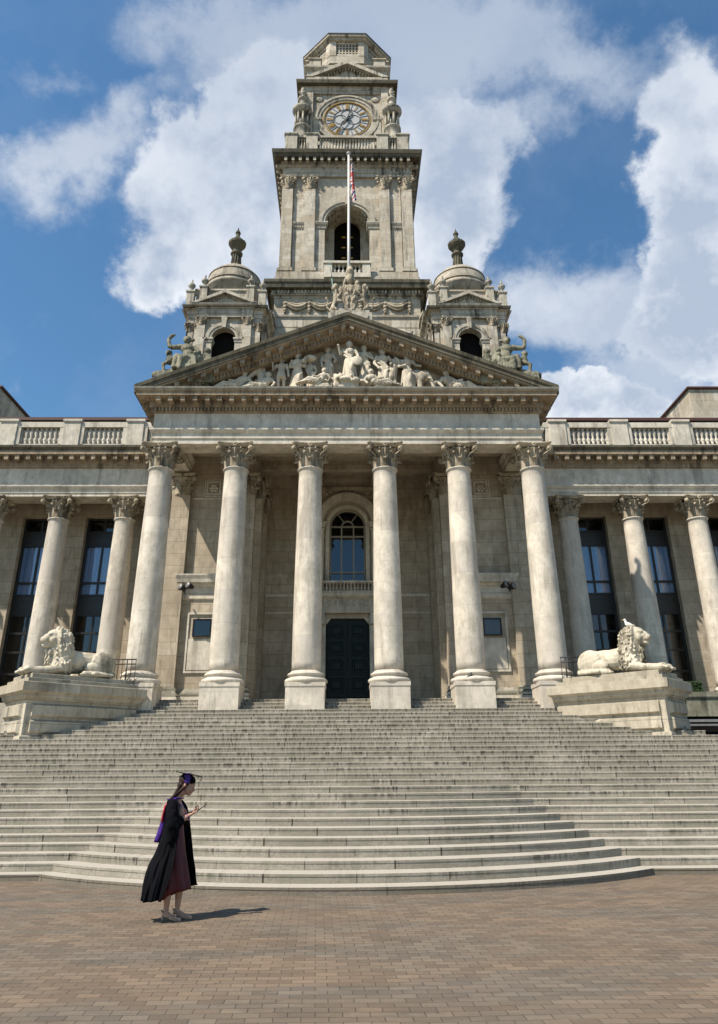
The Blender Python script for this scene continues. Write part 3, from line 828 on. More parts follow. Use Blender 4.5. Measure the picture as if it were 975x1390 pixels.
        if s_ > 0:
            df = MB()
            for q in (a+.12, b-.16, x-.12, x+.08): df.box(q, q+.05, yf+.12, yf+.18, 3.9, 7.0)
            df.box(a+.12, b-.11, yf+.12, yf+.18, 7.0, 7.08); part('inner_door_frame', df, M['brass'], wo)
            lp = MB(); lp.ell((x-.35, yf+.7, 6.2), .03, n=8, m=6); lp.ell((x+.38, yf+.8, 5.9), .03, n=8, m=6); part('interior_lamp', lp, M['glow'], wo)
# terrace under the wings
for s_ in (-1, 1):
    a, b = sorted((s_*8.0, s_*XE)); w = MB()
    w.box(a, b, 24.3, 28.4, 0, 3.87); w.box(min(s_*6.9, s_*8.0), max(s_*6.9, s_*8.0), 24.3, 28.4, 2.5, 3.87)
    part('terrace', w, M['ashlar_top'], hall)
body = MB(); body.box(-17, 17, 28.95, 39, 3, 13.2); body.box(-6.7, 6.7, 28.95, 35, 13.2, 14.6)
part('main_block', body, M['ashlar_top'], hall)

# ------------------------------------------------------------------ figures for the tympanum
ZF = 14.53; YF = 22.98
def head(S, p, r, hair=True):
    r *= 1.12; S.ell(p, (r*.82, r*.9, r*1.08)); S.ell((p[0], p[1]-r*.75, p[2]-r*.1), (r*.2, r*.3, r*.25)); S.ell((p[0], p[1]+r*.15, p[2]+r*.35), (r*1.0, r*.95, r*.85))
def stand(S, x, y, z, h, lean=0, skirt=True, la=((-.16, .62), (-.10, .50)), ra=((.16, .62), (.10, .50)), seed=0):
    q = random.Random(seed)
    hd = (x+lean*h, y, z+.92*h); head(S, hd, .075*h)
    S.cap((x+lean*h*.9, y, z+.82*h), (x+lean*h, y, z+.88*h), .035*h)
    S.ell((x+lean*h*.8, y, z+.74*h), (.125*h, .09*h, .11*h)); S.ell((x+lean*h*.5, y, z+.60*h), (.10*h, .08*h, .10*h))
    S.ell((x, y, z+.50*h), (.12*h, .09*h, .10*h))
    S.ell((x+lean*h, y+.02*h, z+.955*h), (.088*h, .085*h, .065*h)); S.ell((x+lean*h, y+.08*h, z+.93*h), (.045*h, .045*h, .045*h))
    if z > ZF+.12:
        S.box(x-.2*h, x+.2*h, y-.12*h, y+.15, ZF-.05, z+.02); S.ell((x-.1*h, y-.12*h, z-.08), (.14*h, .10*h, .12)); S.ell((x+.12*h, y-.1*h, z-.12), (.13*h, .10*h, .14))
    for sgn, (e1, e2) in ((-1, la), (1, ra)):
        sp = (x+sgn*.13*h+lean*h*.8, y, z+.79*h)
        ep = (x+e1[0]*h*.8+sgn*.015*h, y-.03*h, z+e1[1]*h); wp = (x+e2[0]*h, y-.10*h, z+e2[1]*h)
        S.chain([(sp, .042*h), (ep, .034*h), (wp, .026*h)]); S.ell(wp, .034*h)
    if skirt:
        for k in range(10):
            t = -1+2*k/9; tb = t*(1+q.uniform(-.15, .15))+q.uniform(-.08, .08)
            S.cap((x+t*.105*h, y-.085*h*math.cos(t*1.3), z+.5*h), (x+tb*.155*h, y-.125*h*math.cos(t*1.3), z+.03*h), .013*h, .021*h, 8)
        S.cyl((x, y, z+.52*h), (x, y, z), .085*h, .115*h, 12)
        S.cap((x+.04*h, y-.12*h, z+.02*h), (x+.05*h, y-.19*h, z+.015*h), .028*h); S.ell((x+.05*h, y-.10*h, z+.30*h), (.05*h, .05*h, .12*h))
        S.cap((x-.11*h, y-.05*h, z+.70*h), (x+.09*h, y-.09*h, z+.48*h), .028*h); S.cap((x-.12*h, y-.05*h, z+.62*h), (x+.10*h, y-.09*h, z+.42*h), .024*h)
    else:
        S.cyl((x, y, z+.55*h), (x, y, z+.36*h), .11*h, .14*h, 12)
        for sgn in (-1, 1): S.chain([((x+sgn*.06*h, y, z+.48*h), .06*h), ((x+sgn*.075*h, y-.03*h, z+.26*h), .045*h), ((x+sgn*.07*h, y, z+.03*h), .03*h), ((x+sgn*.08*h, y-.06*h, z+.02*h), .028*h)])
def recline(S, x, y, z, h, d, seed=0):
    """torso upright at x, legs stretched towards d"""
    head(S, (x, y, z+.52*h), .085*h); S.cap((x, y, z+.42*h), (x, y, z+.46*h), .04*h)
    S.ell((x+d*.02*h, y, z+.33*h), (.14*h, .09*h, .12*h)); S.ell((x+d*.10*h, y, z+.20*h), (.12*h, .09*h, .12*h)); S.ell((x+d*.20*h, y, z+.12*h), (.13*h, .10*h, .11*h))
    S.chain([((x+d*.2*h, y-.05*h, z+.13*h), .085*h), ((x+d*.50*h, y-.08*h, z+.20*h), .065*h), ((x+d*.74*h, y-.06*h, z+.07*h), .045*h), ((x+d*.84*h, y-.06*h, z+.06*h), .04*h)])
    S.chain([((x+d*.2*h, y, z+.10*h), .085*h), ((x+d*.55*h, y-.02*h, z+.09*h), .06*h), ((x+d*.90*h, y-.02*h, z+.05*h), .04*h)])
    S.chain([((x-d*.10*h, y, z+.38*h), .045*h), ((x-d*.20*h, y-.04*h, z+.22*h), .038*h), ((x-d*.12*h, y-.1*h, z+.08*h), .03*h)])
    S.chain([((x+d*.11*h, y, z+.38*h), .045*h), ((x+d*.22*h, y-.06*h, z+.26*h), .038*h), ((x+d*.36*h, y-.1*h, z+.28*h), .03*h)])
    for k in range(6): S.cap((x+d*(.12+.09*k)*h, y-.125*h, z+.22*h-.022*k*h), (x+d*(.28+.11*k)*h, y-.115*h, z+.04*h), .014*h)
def horse_head(S, x, y, z, h, d):
    S.chain([((x, y, z), .20*h), ((x+d*.12*h, y, z+.45*h), .14*h), ((x+d*.20*h, y, z+.72*h), .11*h)])
    S.chain([((x+d*.20*h, y-.02, z+.78*h), .10*h), ((x+d*.42*h, y-.05, z+.58*h), .07*h), ((x+d*.50*h, y-.06, z+.48*h), .06*h)])
    for k in range(5): S.ell((x-d*.08*h+d*.04*k*h, y, z+(.2+.14*k)*h), (.07*h, .07*h, .09*h))
    for sgn in (-1, 1): S.cap((x+d*.16*h, y+sgn*.05*h, z+.85*h), (x+d*.15*h, y+sgn*.06*h, z+.95*h), .03*h, .012*h)
ZF = 14.53; YF = 22.98
def PX(px, d=26.2): return (px-471.4)/976*d      # table of widths along the tympanum floor
def fig(fn, mat='sculpt', vox=.017):
    S = MB(); fn(S); return sculpt('relief_figure', S, M[mat], tymp, voxel=vox, smooth=0, disp=.007, dscale=.05)
fig(lambda S: recline(S, PX(331), YF, ZF, 1.45, -1))
fig(lambda S: horse_head(S, PX(360), YF+.12, ZF, 1.25, -1))
fig(lambda S: recline(S, PX(364), YF-.1, ZF, 1.2, -1))
fig(lambda S: stand(S, PX(381), YF, ZF, 1.40, 0, False, la=((-.24, .62), (-.24, .85)), ra=((.2, .6), (.2, .42)), seed=1))
fig(lambda S: stand(S, PX(403), YF, ZF, 1.62, 0, True, la=((-.2, .62), (.05, .58)), ra=((.2, .62), (.0, .66)), seed=2))
def bent(S):
    stand(S, PX(422), YF+.05, ZF+.1, 1.25, -.06, True, seed=3); S.ell((PX(420), YF-.1, ZF+1.34), (.24, .16, .13)); S.ell((PX(412), YF-.12, ZF+1.22), (.12, .1, .1))
fig(bent)
fig(lambda S: stand(S, PX(445), YF+.18, ZF+.42, 1.56, -.02, True, la=((-.2, .6), (-.14, .42)), ra=((.22, .62), (.15, .55)), seed=4))
def seatedG(S):
    x = PX(440); recline(S, x, YF-.22, ZF+.16, 1.12, -1); S.box(x-.35, x+.3, YF-.3, YF+.1, ZF, ZF+.2)
fig(seatedG)
def lionhead(S):
    x = PX(459); S.ell((x, YF-.2, ZF+.42), (.17, .15, .18)); S.cyl((x, YF-.1, ZF+.4), (x, YF, ZF), .22, .26)
    q = random.Random(5)
    for i in range(44):
        a = q.uniform(0, 2*PI); S.ell((x+.22*math.cos(a), YF-.14+q.uniform(-.1, .1), ZF+.42+.24*math.sin(a)*1.1-.08), (.05, .05, .09))
    S.ell((x, YF-.37, ZF+.36), (.08, .08, .07)); S.cap((x-.1, YF-.2, ZF+.3), (x-.1, YF-.26, ZF+.02), .07); S.cap((x+.1, YF-.2, ZF+.3), (x+.1, YF-.26, ZF+.02), .07)
fig(lionhead, vox=.022)
def brit(S):
    x = PX(474); stand(S, x, YF-.15, ZF+.40, 1.60, 0, True, la=((-.24, .66), (-.26, .86)), ra=((.22, .64), (.2, .5)), seed=6)
    S.lathe(0, 0, [(.20, 0), (.19, .05), (.1, .07), (.02, .08)], 20, M=Matrix.Translation((x+.28, YF-.30, ZF+1.12)) @ Matrix.Rotation(PI/2, 4, 'X'))
    S.ell((x, YF-.15, ZF+.40+1.55), (.10, .13, .10)); S.cap((x, YF-.1, ZF+2.06), (x, YF+.1, ZF+2.0), .035)
fig(brit)
fig(lambda S: stand(S, PX(496), YF+.12, ZF+.42, 1.60, -.02, True, la=((-.2, .62), (-.05, .66)), ra=((.22, .62), (.06, .66)), seed=7))
fig(lambda S: recline(S, PX(503), YF-.25, ZF+.05, 1.2, 1))
fig(lambda S: stand(S, PX(521), YF+.02, ZF+.15, 1.66, -.02, True, la=((-.24, .62), (-.1, .45)), ra=((.24, .62), (.16, .56)), seed=8))
def horse2(S):
    x = PX(531); horse_head(S, x, YF, ZF+.55, 1.0, 1); S.ell((x-.1, YF+.1, ZF+.5), (.32, .2, .45)); S.cap((x+.1, YF-.05, ZF+.5), (x+.18, YF-.1, ZF), .09, .06); S.cap((x-.1, YF-.05, ZF+.5), (x-.08, YF-.1, ZF), .09, .06)
fig(horse2)
fig(lambda S: stand(S, PX(553), YF-.05, ZF, 1.60, 0, True, la=((-.22, .62), (-.05, .62)), ra=((.22, .66), (.3, .6)), seed=9))
def eleph(S):
    x = PX(572); S.ell((x-.15, YF+.05, ZF+.62), (.34, .2, .32)); S.ell((x+.16, YF-.05, ZF+.64), (.19, .17, .22)); S.ell((x+.02, YF-.16, ZF+.58), (.13, .05, .2))
    S.chain([((x+.28, YF-.08, ZF+.58), .09), ((x+.38, YF-.1, ZF+.35), .07), ((x+.42, YF-.12, ZF+.14), .05), ((x+.54, YF-.12, ZF+.08), .04)])
    for q in (-.32, -.05): S.cap((x+q, YF-.05, ZF+.5), (x+q, YF-.05, ZF), .11, .10)
    S.cap((x+.24, YF-.16, ZF+.5), (x+.36, YF-.24, ZF+.42), .03, .015)
fig(eleph)
def rec3(S):
    recline(S, PX(607), YF, ZF, 1.5, 1); x = PX(594)
    S.tube([(x+.15*math.cos(a), YF-.05, ZF+.2+.2*math.sin(a)) for a in [k*.5 for k in range(9)]], .05)
fig(rec3)
S = MB()
for x in (PX(280), PX(292)): S.box(x-.12, x+.1, YF-.1, YF+.2, ZF, ZF+.16)
part('carved_block', S, M['sculpt'], tymp)
S = MB(); S.lathe(PX(674), YF, [(.12, 0), (.2, .05), (.22, .18), (.19, .26), (.2, .3)], 16, z0=ZF-.02)
S.ell((PX(652), YF, ZF+.12), (.22, .15, .14))
part('carved_urn', S, M['sculpt'], tymp)

# ------------------------------------------------------------------ statues standing on the pediment
def group_statue(sd):
    S = MB()
    # rocky base following the slope
    for i in range(14):
        x = -0.9+i*.14
        S.ell((x, .1, .02+.38*(i/13)*1.0), (.16, .3, .15), n=8, m=6)
    S.box(-.9, .95, -.25, .4, -.35, .06); S.box(-.2, .95, -.25, .4, 0, .30)
    z = .38
    # main seated figure with a raised arm
    head(S, (-.04, .05, z+.98), .125); S.ell((.12, .1, z+1.03), (.09, .06, .07)); S.cap((-.03, .05, z+.78), (-.04, .05, z+.88), .05)
    S.ell((0, .05, z+.66), (.23, .15, .18)); S.ell((.05, .05, z+.42), (.2, .16, .22)); S.ell((.1, .05, z+.2), (.3, .22, .2))
    S.chain([((-.2, .05, z+.74), .10), ((-.50, 0, z+.68), .075), ((-.58, 0, z+.72), .07), ((-.62, 0, z+.98), .06), ((-.54, 0, z+1.12), .055), ((-.46, 0, z+1.15), .05)])
    S.chain([((.22, .05, z+.72), .07), ((.42, -.05, z+.48), .055), ((.3, -.2, z+.35), .045)])
    S.chain([((.1, -.05, z+.2), .14), ((-.25, -.2, z+.22), .11), ((-.32, -.22, z-.18), .08)]); S.chain([((.15, -.1, z+.2), .14), ((-.08, -.28, z+.12), .11), ((-.1, -.28, z-.25), .08)])
    for k in range(8): S.cap((-.2+.07*k, -.15, z+.3), (-.3+.10*k, -.28, z-.2), .04)
    # child in front, companion behind
    head(S, (-.56, -.05, z+.42), .10); S.ell((-.50, -.05, z+.18), (.14, .12, .18)); S.chain([((-.48, -.1, z+.1), .08), ((-.66, -.2, z-.05), .06), ((-.62, -.2, z-.3), .05)])
    S.chain([((-.55, -.05, z+.3), .05), ((-.35, -.15, z+.2), .04)])
    head(S, (.62, .15, z+.62), .11); S.ell((.62, .15, z+.38), (.17, .13, .18))
    for k in range(6): S.cap((.5+.05*k, .02, z+.4), (.42+.09*k, -.05, z-.1), .045)
    S.ell((.62, .15, z+.1), (.24, .18, .24)); S.ell((.36, .0, z+.25), (.18, .16, .22))
    return S if sd < 0 else S.mirrored()
for sd, lab in ((-1, 'dark mossy statue group with one arm raised on the left slope of the pediment'), (1, 'dark mossy statue group reaching outwards on the right slope of the pediment')):
    o = sculpt('statue_group', group_statue(sd), M['mossy'], None, loc=(sd*5.95, 22.95, 15.15), voxel=.026, smooth=0, disp=.03, dscale=.08)
    for v in o.data.vertices: v.co *= 1.15
    tag(o, lab, 'statue', 'statue groups on the pediment slopes')

# royal arms at the apex
arms = empty('coat_of_arms', (0.1, 23.0, 17.3)); tag(arms, 'carved stone coat of arms with crowned shield between two beasts on the pediment apex', 'sculpture')
S = MB(); S.box(-1.25, 1.25, -.28, .35, -.25, .50); S.box(-1.1, 1.1, -.24, .3, .5, .62)
part('plinth', S, M['tower_trim'], arms, loc=(0.1, 23.0, 17.3))
S = MB(); z = .62
S.prism([(-.42, z+1.0), (-.44, z+.4), (-.25, z+.05), (0, z-.02), (.25, z+.05), (.44, z+.4), (.42, z+1.0)], -.18, .05, 'Y')
S.ell((0, -.08, z+1.28), (.24, .2, .24)); S.lathe(0, -.05, [(.24, 0), (.28, .12), (.2, .25), (.05, .3)], 14, z0=z+1.42); S.ell((0, -.05, z+1.78), .07)
q = random.Random(11)
for i in range(26):
    a = q.uniform(0, PI); S.ell((.48*math.cos(a)*q.uniform(.8, 1.2), -.1, z+.8+.5*math.sin(a)), (.09, .09, .13), rot=(0, q.uniform(0, 3), 0))
for i in range(14): S.ell((q.uniform(-.3, .3), -.2, z+q.uniform(.2, .85)), (.07, .05, .08))
sculpt('shield', S, M['capital'], arms, loc=(0.1, 23.0, 17.3), voxel=.026, smooth=1, disp=.03, dscale=.08)
for sd in (-1, 1):
    S = MB()
    S.chain([((-1.0, 0, .75), .17), ((-.78, 0, 1.15), .15), ((-.82, -.02, 1.42), .12)]); S.ell((-.86, -.05, 1.58), (.17, .13, .15)); S.ell((-1.0, -.08, 1.52), (.09, .08, .08))
    S.chain([((-.7, -.1, 1.2), .07), ((-.5, -.15, 1.35), .05)]); S.chain([((-.7, -.1, 1.05), .07), ((-.48, -.15, 1.0), .05)])
    S.chain([((-1.0, -.1, .75), .13), ((-.8, -.2, .66), .07)]); S.chain([((-1.1, 0, .7), .05), ((-1.35, 0, .85), .04), ((-1.28, 0, 1.1), .035), ((-1.4, 0, 1.2), .05)])
    for i in range(16): S.ell((-.82+q.uniform(-.14, .14), -.02, q.uniform(1.1, 1.6)), (.06, .07, .09))
    if sd > 0: S = S.mirrored()
    sculpt('beast', S, M['capital'], arms, loc=(0.1, 23.0, 17.3), voxel=.028, smooth=1, disp=.025, dscale=.08)

for o in arms.children:
    for v in o.data.vertices: v.co.x = v.co.x*.66; v.co.z = v.co.z*(1.0 if v.co.z < .62 else 1.0)+(.22*(v.co.z-.62) if v.co.z > .62 else 0)
# flagpole with a limp flag, and a thin leaning rod
fpx, fpy = .06, 24.4
fp = empty('flagpole', (fpx, fpy, 16.9)); tag(fp, 'tall white flagpole with a limp red, white and blue flag rising behind the pediment apex', 'flagpole')
S = MB(); S.cyl((fpx, fpy, 16.6), (fpx, fpy, 27.45), .08, .048, 14); part('pole', S, M['pole'], fp)
S = MB(); S.ell((fpx, fpy, 27.52), (.10, .10, .07)); part('finial', S, M['pole'], fp)
def jack(u, v):
    x = (u-.5)*2; y = (v-.5)
    if abs(x) < .10 or abs(y) < .10: return 0
    if abs(x) < .17 or abs(y) < .17: return 2
    d1 = abs(y-x*.5)*.9; d2 = abs(y+x*.5)*.9; d = min(d1, d2)
    if d < .035: return 0
    if d < .10: return 2
    return 1
fl = MB(); NU, NV = 60, 36; vs = []
for j in range(NV+1):
    for i in range(NU+1):
        u, v = i/NU, j/NV
        dd = .13 + .10*math.sin(u*PI*5.5+.6) * (.5+.6*(1-v))
        x = fpx + .03 + dd*.9 + .12*u*(1-v)
        y = fpy - .05 + .12*math.cos(u*PI*5.5+.3)
        z = 26.95 - (1-v)*1.25 - u*1.15*(1-.25*v)
        vs.append((x, y, z))
for j in range(NV):
    for i in range(NU):
        fl.cur = jack((i+.5)/NU, (j+.5)/NV); a = j*(NU+1)+i
        fl.f.append((a, a+1, a+NU+2, a+NU+1)); fl.sm.append(True); fl.mi.append(fl.cur)
fl.v = vs
part('flag', fl, [M['flag_red'], M['flag_blue'], M['flag_white']], fp, fix=False)
S = MB(); S.cyl((-.36, 23.3, 17.6), (-.62, 23.3, 19.8), .025, .022, 8); S.cyl((-.62, 23.3, 19.8), (-.70, 23.3, 20.6), .014, .01, 8)
S.cyl((-.80, 23.3, 20.45), (-.56, 23.3, 20.5), .012, n=6)
tag(part('lightning_rod', S, M['green_pole']), 'thin green rod leaning beside the coat of arms in front of the clock tower', 'rod')

# ------------------------------------------------------------------ CLOCK TOWER
YT = 40.1
tower = empty('clock_tower', (0, YT, 13)); tag(tower, 'tall square limestone clock tower with an arched belfry and octagonal top behind the pediment', 'tower')
def sq(h, cy=YT, cx=0): return rect(cx-h, cx+h, cy-h, cy+h)
def four(mb, sub, cx, cy):
    for k in range(4):
        mb.merge(sub, Matrix.Translation((cx, cy, 0)) @ Matrix.Rotation(k*PI/2, 4, 'Z'))
a = MB(); a.stack(sq(4.36), [(0, 13), (0, 24.9), (-.03, 24.91), (-.03, 24.95), (0, 24.96), (0, 25.9), (-.03, 25.91), (-.03, 25.95), (0, 25.96), (0, 26.6), (.08, 26.66), (.10, 26.78), (.0, 26.84), (0, 27.98)])
part('base_stage', a, M['ashlar_top'], tower)
def swag(mb, x0, x1, z, y):
    n = 12
    for r_, dz in ((.11, 0), (.07, .13), (.06, -.12)):
        mb.tube([(x0+(x1-x0)*i/n, y-.03, z+dz-.42*math.sin(PI*i/n)*(1-dz)) for i in range(n+1)], [r_*(.6+.6*math.sin(PI*i/n)) for i in range(n+1)], 6)
for k in range(4):
    Mk = Matrix.Translation((0, YT, 0)) @ Matrix.Rotation(k*PI/2, 4, 'Z')
    for x in (-3.7, -2.25, 2.25, 3.7, -.8, .8):
        sub = MB()
        for dz, r_ in ((.42, .13), (.2, .16), (-.05, .14), (-.28, .12), (-.44, .08)): sub.ell((x, -4.42, 27.4+dz), (r_, .12, r_*1.1), n=8, m=6)
        d_ = MB(); d_.merge(sub, Mk); part('carved_drop', d_, M['capital'], tower)
    for (x0, x1) in ((-3.7, -2.25), (-2.25, -.8), (.8, 2.25), (2.25, 3.7)):
        sub = MB(); swag(sub, x0, x1, 27.72, -4.42); d_ = MB(); d_.merge(sub, Mk); part('swag', d_, M['capital'], tower)
c = MB(); pp = sq(4.36)
c.stack(pp, [(.02, 27.982), (.06, 28.05), (.06, 28.12), (.18, 28.14), (.18, 28.42), (.2, 28.44)]); cw = MB(); cw.stack(pp, [(.2, 28.443), (.48, 28.46), (.52, 28.66), (.58, 28.80), (.60, 28.98), (.56, 29.02), (.2, 29.08)]); part('base_coping', cw, M['weather'], tower)
for i in range(4): dentils(c, (pp[i], pp[(i+1) % 4]), .16, .28, 28.2, 28.42, .10, .2)
part('base_cornice', c, M['tower_trim'], tower)
# belfry stage
a = MB(); a.stack(sq(4.25), [(.16, 29.0), (.16, 29.55), (.10, 29.6), (.10, 29.95), (.04, 30.05), (-.25, 30.1)])
part('belfry_plinth', a, M['ashlar_top'], tower)
sub = MB()
hw = 4.0
arch_wall(sub, -hw, hw, 30.1, 37.75, 0, 1.42, 34.05, -hw, -hw+.55)
for x in (-3.82, -2.38, 2.38, 3.82):
    if abs(x) > 3: sub.box(x-.33 if x > 0 else x-.33, x+.33, -4.2, -hw, 30.1, 36.66)
    else: sub.box(x-.33, x+.33, -4.2, -hw, 30.1, 36.66)
    sub.stack(rect(x-.33, x+.33, -4.2, -hw+.02), [(.12, 30.101), (.12, 30.3), (.06, 30.38), (.0, 30.5)])
sub.box(-.001, .001, -hw-.001, -hw, 30.1, 30.101)
tw = MB(); four(tw, sub, 0, YT)
inner = MB(); arch_wall(inner, -1.42, 1.42, 30.1, 37.2, 0, .86, 34.9, -hw+1.5, -hw+1.9)
inner.box(-1.75, -1.42, -hw+.5, -hw+1.9, 30.1, 34.05); inner.box(1.42, 1.75, -hw+.5, -hw+1.9, 30.1, 34.05)
# barrel vault reveal
oc = arc(0, 34.05, 1.78, 18); ic = arc(0, 34.05, 1.42, 18); inner.strip(oc, ic, -hw+.5, -hw+1.5)
four(tw, inner, 0, YT)
part('belfry_wall', tw, M['ashlar_top'], tower)
cf = MB()
sub = MB()
for k in range(7):
    th = PI*(k+.5)/7
    for yy_ in (-hw+.35, -hw+1.0):
        Mx = Matrix.Translation((1.40*math.cos(th), yy_, 34.05+1.40*math.sin(th))) @ Matrix.Rotation(-(th-PI/2), 4, 'Y')
        sub.box(-.22, .22, -.22, -.16, -.06, .02, Mx); sub.box(-.22, .22, .16, .22, -.06, .02, Mx); sub.box(-.22, -.16, -.16, .16, -.06, .02, Mx); sub.box(.16, .22, -.16, .16, -.06, .02, Mx)
arch_band(sub, 0, 34.05, 1.42, 1.60, -hw-.08, -hw); arch_band(sub, 0, 34.05, 1.60, 1.80, -hw-.14, -hw)
sub.prism([(-.12, 35.35), (.12, 35.35), (.2, 36.3), (-.2, 36.3)], -hw-.3, -hw, 'Y')
for s_ in (-1, 1):
    p, q_ = sorted((s_*1.38, s_*2.04)); sub.stack(rect(p, q_, -hw-.02, -hw+1.3), [(.0, 33.55), (.04, 33.62), (.04, 33.78), (.12, 33.86), (.16, 33.98), (.16, 34.05)])
    p, q_ = sorted((s_*2.72, s_*3.48)); sub.stack(rect(p, q_, -hw-.02, -hw+.2), [(.0, 33.55), (.03, 33.62), (.03, 33.78), (.08, 33.86), (.12, 33.98), (.12, 34.05)])
    for i in range(5): sub.box(s_*(2.80+.14*i)-.03, s_*(2.80+.14*i)+.03, -hw-.1, -hw, 33.64, 33.76)
four(cf, sub, 0, YT)
part('belfry_moulding', cf, M['tower_trim'], tower)
b = MB(); sub = MB()
sub.box(-1.42, 1.42, -4.62, -4.2, 29.4, 29.72); sub.box(-1.46, 1.46, -4.66, -4.22, 30.42, 30.58)
for s_ in (-1, 1): sub.box(s_*1.16-.24, s_*1.16+.24, -4.6, -4.2, 29.72, 30.42)
for i in range(7): sub.lathe(-.75+i*.25, -4.42, baluster(.10, .7), 8, z0=29.72)
for k in range(4):
    b = MB(); b.merge(sub, Matrix.Translation((0, YT, 0)) @ Matrix.Rotation(k*PI/2, 4, 'Z')); part('belfry_balcony', b, M['trim'], tower)
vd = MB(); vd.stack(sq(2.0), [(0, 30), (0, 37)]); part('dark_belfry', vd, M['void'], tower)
lv = MB()
for z in (32.9, 33.75, 34.6):
    for s_ in (-1, 1): lv.ell((s_*.25, YT-2.05, z), (.17, .05, .07))
part('bell_fitting', lv, M['gold'], tower)
tc = capital(.33, 1.05, True)
o = None
for x in (-3.82, -2.38, 2.38, 3.82):
    if o is None: o = part('pilaster_capital', tc, M['capital'], tower, loc=(x, YT-4.1, 36.68), fix=False)
    else: copy_tree(o, (x, YT-4.1, 36.68), tower)
c = MB(); pp = sq(4.17)
c.stack(pp, [(.0, 37.74), (.0, 38.0), (.05, 38.03), (.05, 38.10), (.0, 38.12), (.0, 38.44), (.10, 38.5), (.12, 38.56), (.12, 38.86), (.16, 38.88)])
cw = MB(); cw.stack(pp, [(.16, 38.892), (.58, 38.90), (.62, 39.06), (.68, 39.12), (.74, 39.36), (.70, 39.42), (.1, 39.5)]); part('belfry_coping', cw, M['weather'], tower)
for i in range(4): dentils(c, (pp[i], pp[(i+1) % 4]), .11, .52, 38.62, 38.89, .18, .47)
part('belfry_cornice', c, M['tower_trim'], tower)
# upper parapet
p = MB(); sub = MB(); f = 4.12
sub.box(-f+.02, f-.02, -f+.02, -f+.3, 39.5, 40.1); sub.box(-f, f, -f, -f+.34, 41.22, 41.42)
for x in (3.72, 2.36):
    for s_ in (-1, 1):
        sub.box(s_*x-.38, s_*x+.38, -f-.03, -f+.45, 39.6, 41.4); sub.stack(rect(s_*x-.38, s_*x+.38, -f-.03, -f+.45), [(.02, 41.4), (.07, 41.46), (.07, 41.56), (0, 41.6)])
for i in range(19): sub.lathe(-1.8+i*.2, -f+.16, baluster(.085, 1.15), 8, z0=40.08)
for s_ in (-1, 1):
    for i in range(3): sub.lathe(s_*(2.86+.18*i), -f+.16, baluster(.085, 1.15), 8, z0=40.08)
four(p, sub, 0, YT); part('parapet', p, M['tower_trim'], tower)
# clock stage
cs = MB(); cs.stack(sq(2.75), [(0, 39.6), (0, 46.9)]); sub = MB()
sub.box(-2.42, 2.42, -3.1, -2.7, 39.6, 47.0)
for s_ in (-1, 1):
    sub.box(s_*3.0-.3, s_*3.0+.3, -3.0, -2.4, 39.6, 46.9)
four(cs, sub, 0, YT); part('clock_stage', cs, M['ashlar_top'], tower)
c = MB(); pp = sq(3.25)
c.stack(pp, [(-.1, 46.6), (.0, 46.7), (.0, 46.95), (.05, 47.0)]); cw = MB(); cw.stack(pp, [(.05, 47.003), (.32, 47.04), (.36, 47.25), (.36, 47.34), (0, 47.4)]); part('clock_coping', cw, M['weather'], tower)
sub = MB()
sub.stack(rect(-2.55, 2.55, -3.2, -2.5), [(-.05, 46.55), (.0, 46.6), (.0, 46.98), (.12, 47.1), (.30, 47.36), (.36, 47.40), (.36, 47.62)])
for i in range(22): sub.box(-2.5+i*.238-.05, -2.5+i*.238+.05, -3.34, -3.2, 47.1, 47.3)
# pediment over the dial
def tri(mb, hw_, z0, z1, y0, y1, th):
    mb.prism([(-hw_, z0), (0, z1), (0, z1-th), (-hw_+th*1.6, z0)], y0, y1, 'Y'); mb.prism([(hw_, z0), (hw_-th*1.6, z0), (0, z1-th), (0, z1)], y0, y1, 'Y')
tri(sub, 3.0, 47.63, 49.3, -3.6, -2.5, .34)
sub.prism([(-2.5, 47.63), (2.5, 47.63), (0, 49.0)], -3.18, -2.4, 'Y')
for s_ in (-1, 1):
    for i in range(11):
        x = s_*(.12+i*.2); z = 49.3-.557*abs(x)-.36; sub.box(x-.05, x+.05, -3.34, -3.18, z-.2, z)
four(c, sub, 0, YT); part('clock_cornice', c, M['tower_trim'], tower)
ar = MB(); zc = 43.97; yf = YT-3.1
def ring(mb, r0, r1, y0, y1, n=48):
    o_ = [(r1*math.cos(2*PI*i/n), zc+r1*math.sin(2*PI*i/n)) for i in range(n+1)]; i_ = [(r0*math.cos(2*PI*i/n), zc+r0*math.sin(2*PI*i/n)) for i in range(n+1)]
    mb.strip(o_, i_, y0, y1)
ring(ar, 1.66, 1.86, yf-.06, yf); ring(ar, 1.86, 2.08, yf-.12, yf); ring(ar, 2.08, 2.22, yf-.18, yf)
for s_ in (-1, 1):
    ar.box(s_*2.1-.25, s_*2.1+.25, yf-.14, yf, 41.5, 43.75); ar.stack(rect(s_*2.1-.25, s_*2.1+.25, yf-.14, yf), [(.0, 43.75), (.08, 43.82), (.10, 43.95), (0, 43.97)])
    ar.lathe(0, 0, [(.26, 0), (.3, .04), (.22, .05), (.12, .09), (.02, .1)], 14, M=Matrix.Translation((s_*1.98, yf, 45.95)) @ Matrix.Rotation(PI/2, 4, 'X'))
ar.box(-2.35, 2.35, yf-.14, yf, 46.35, 46.5)
part('dial_surround', ar, M['tower_trim'], tower)
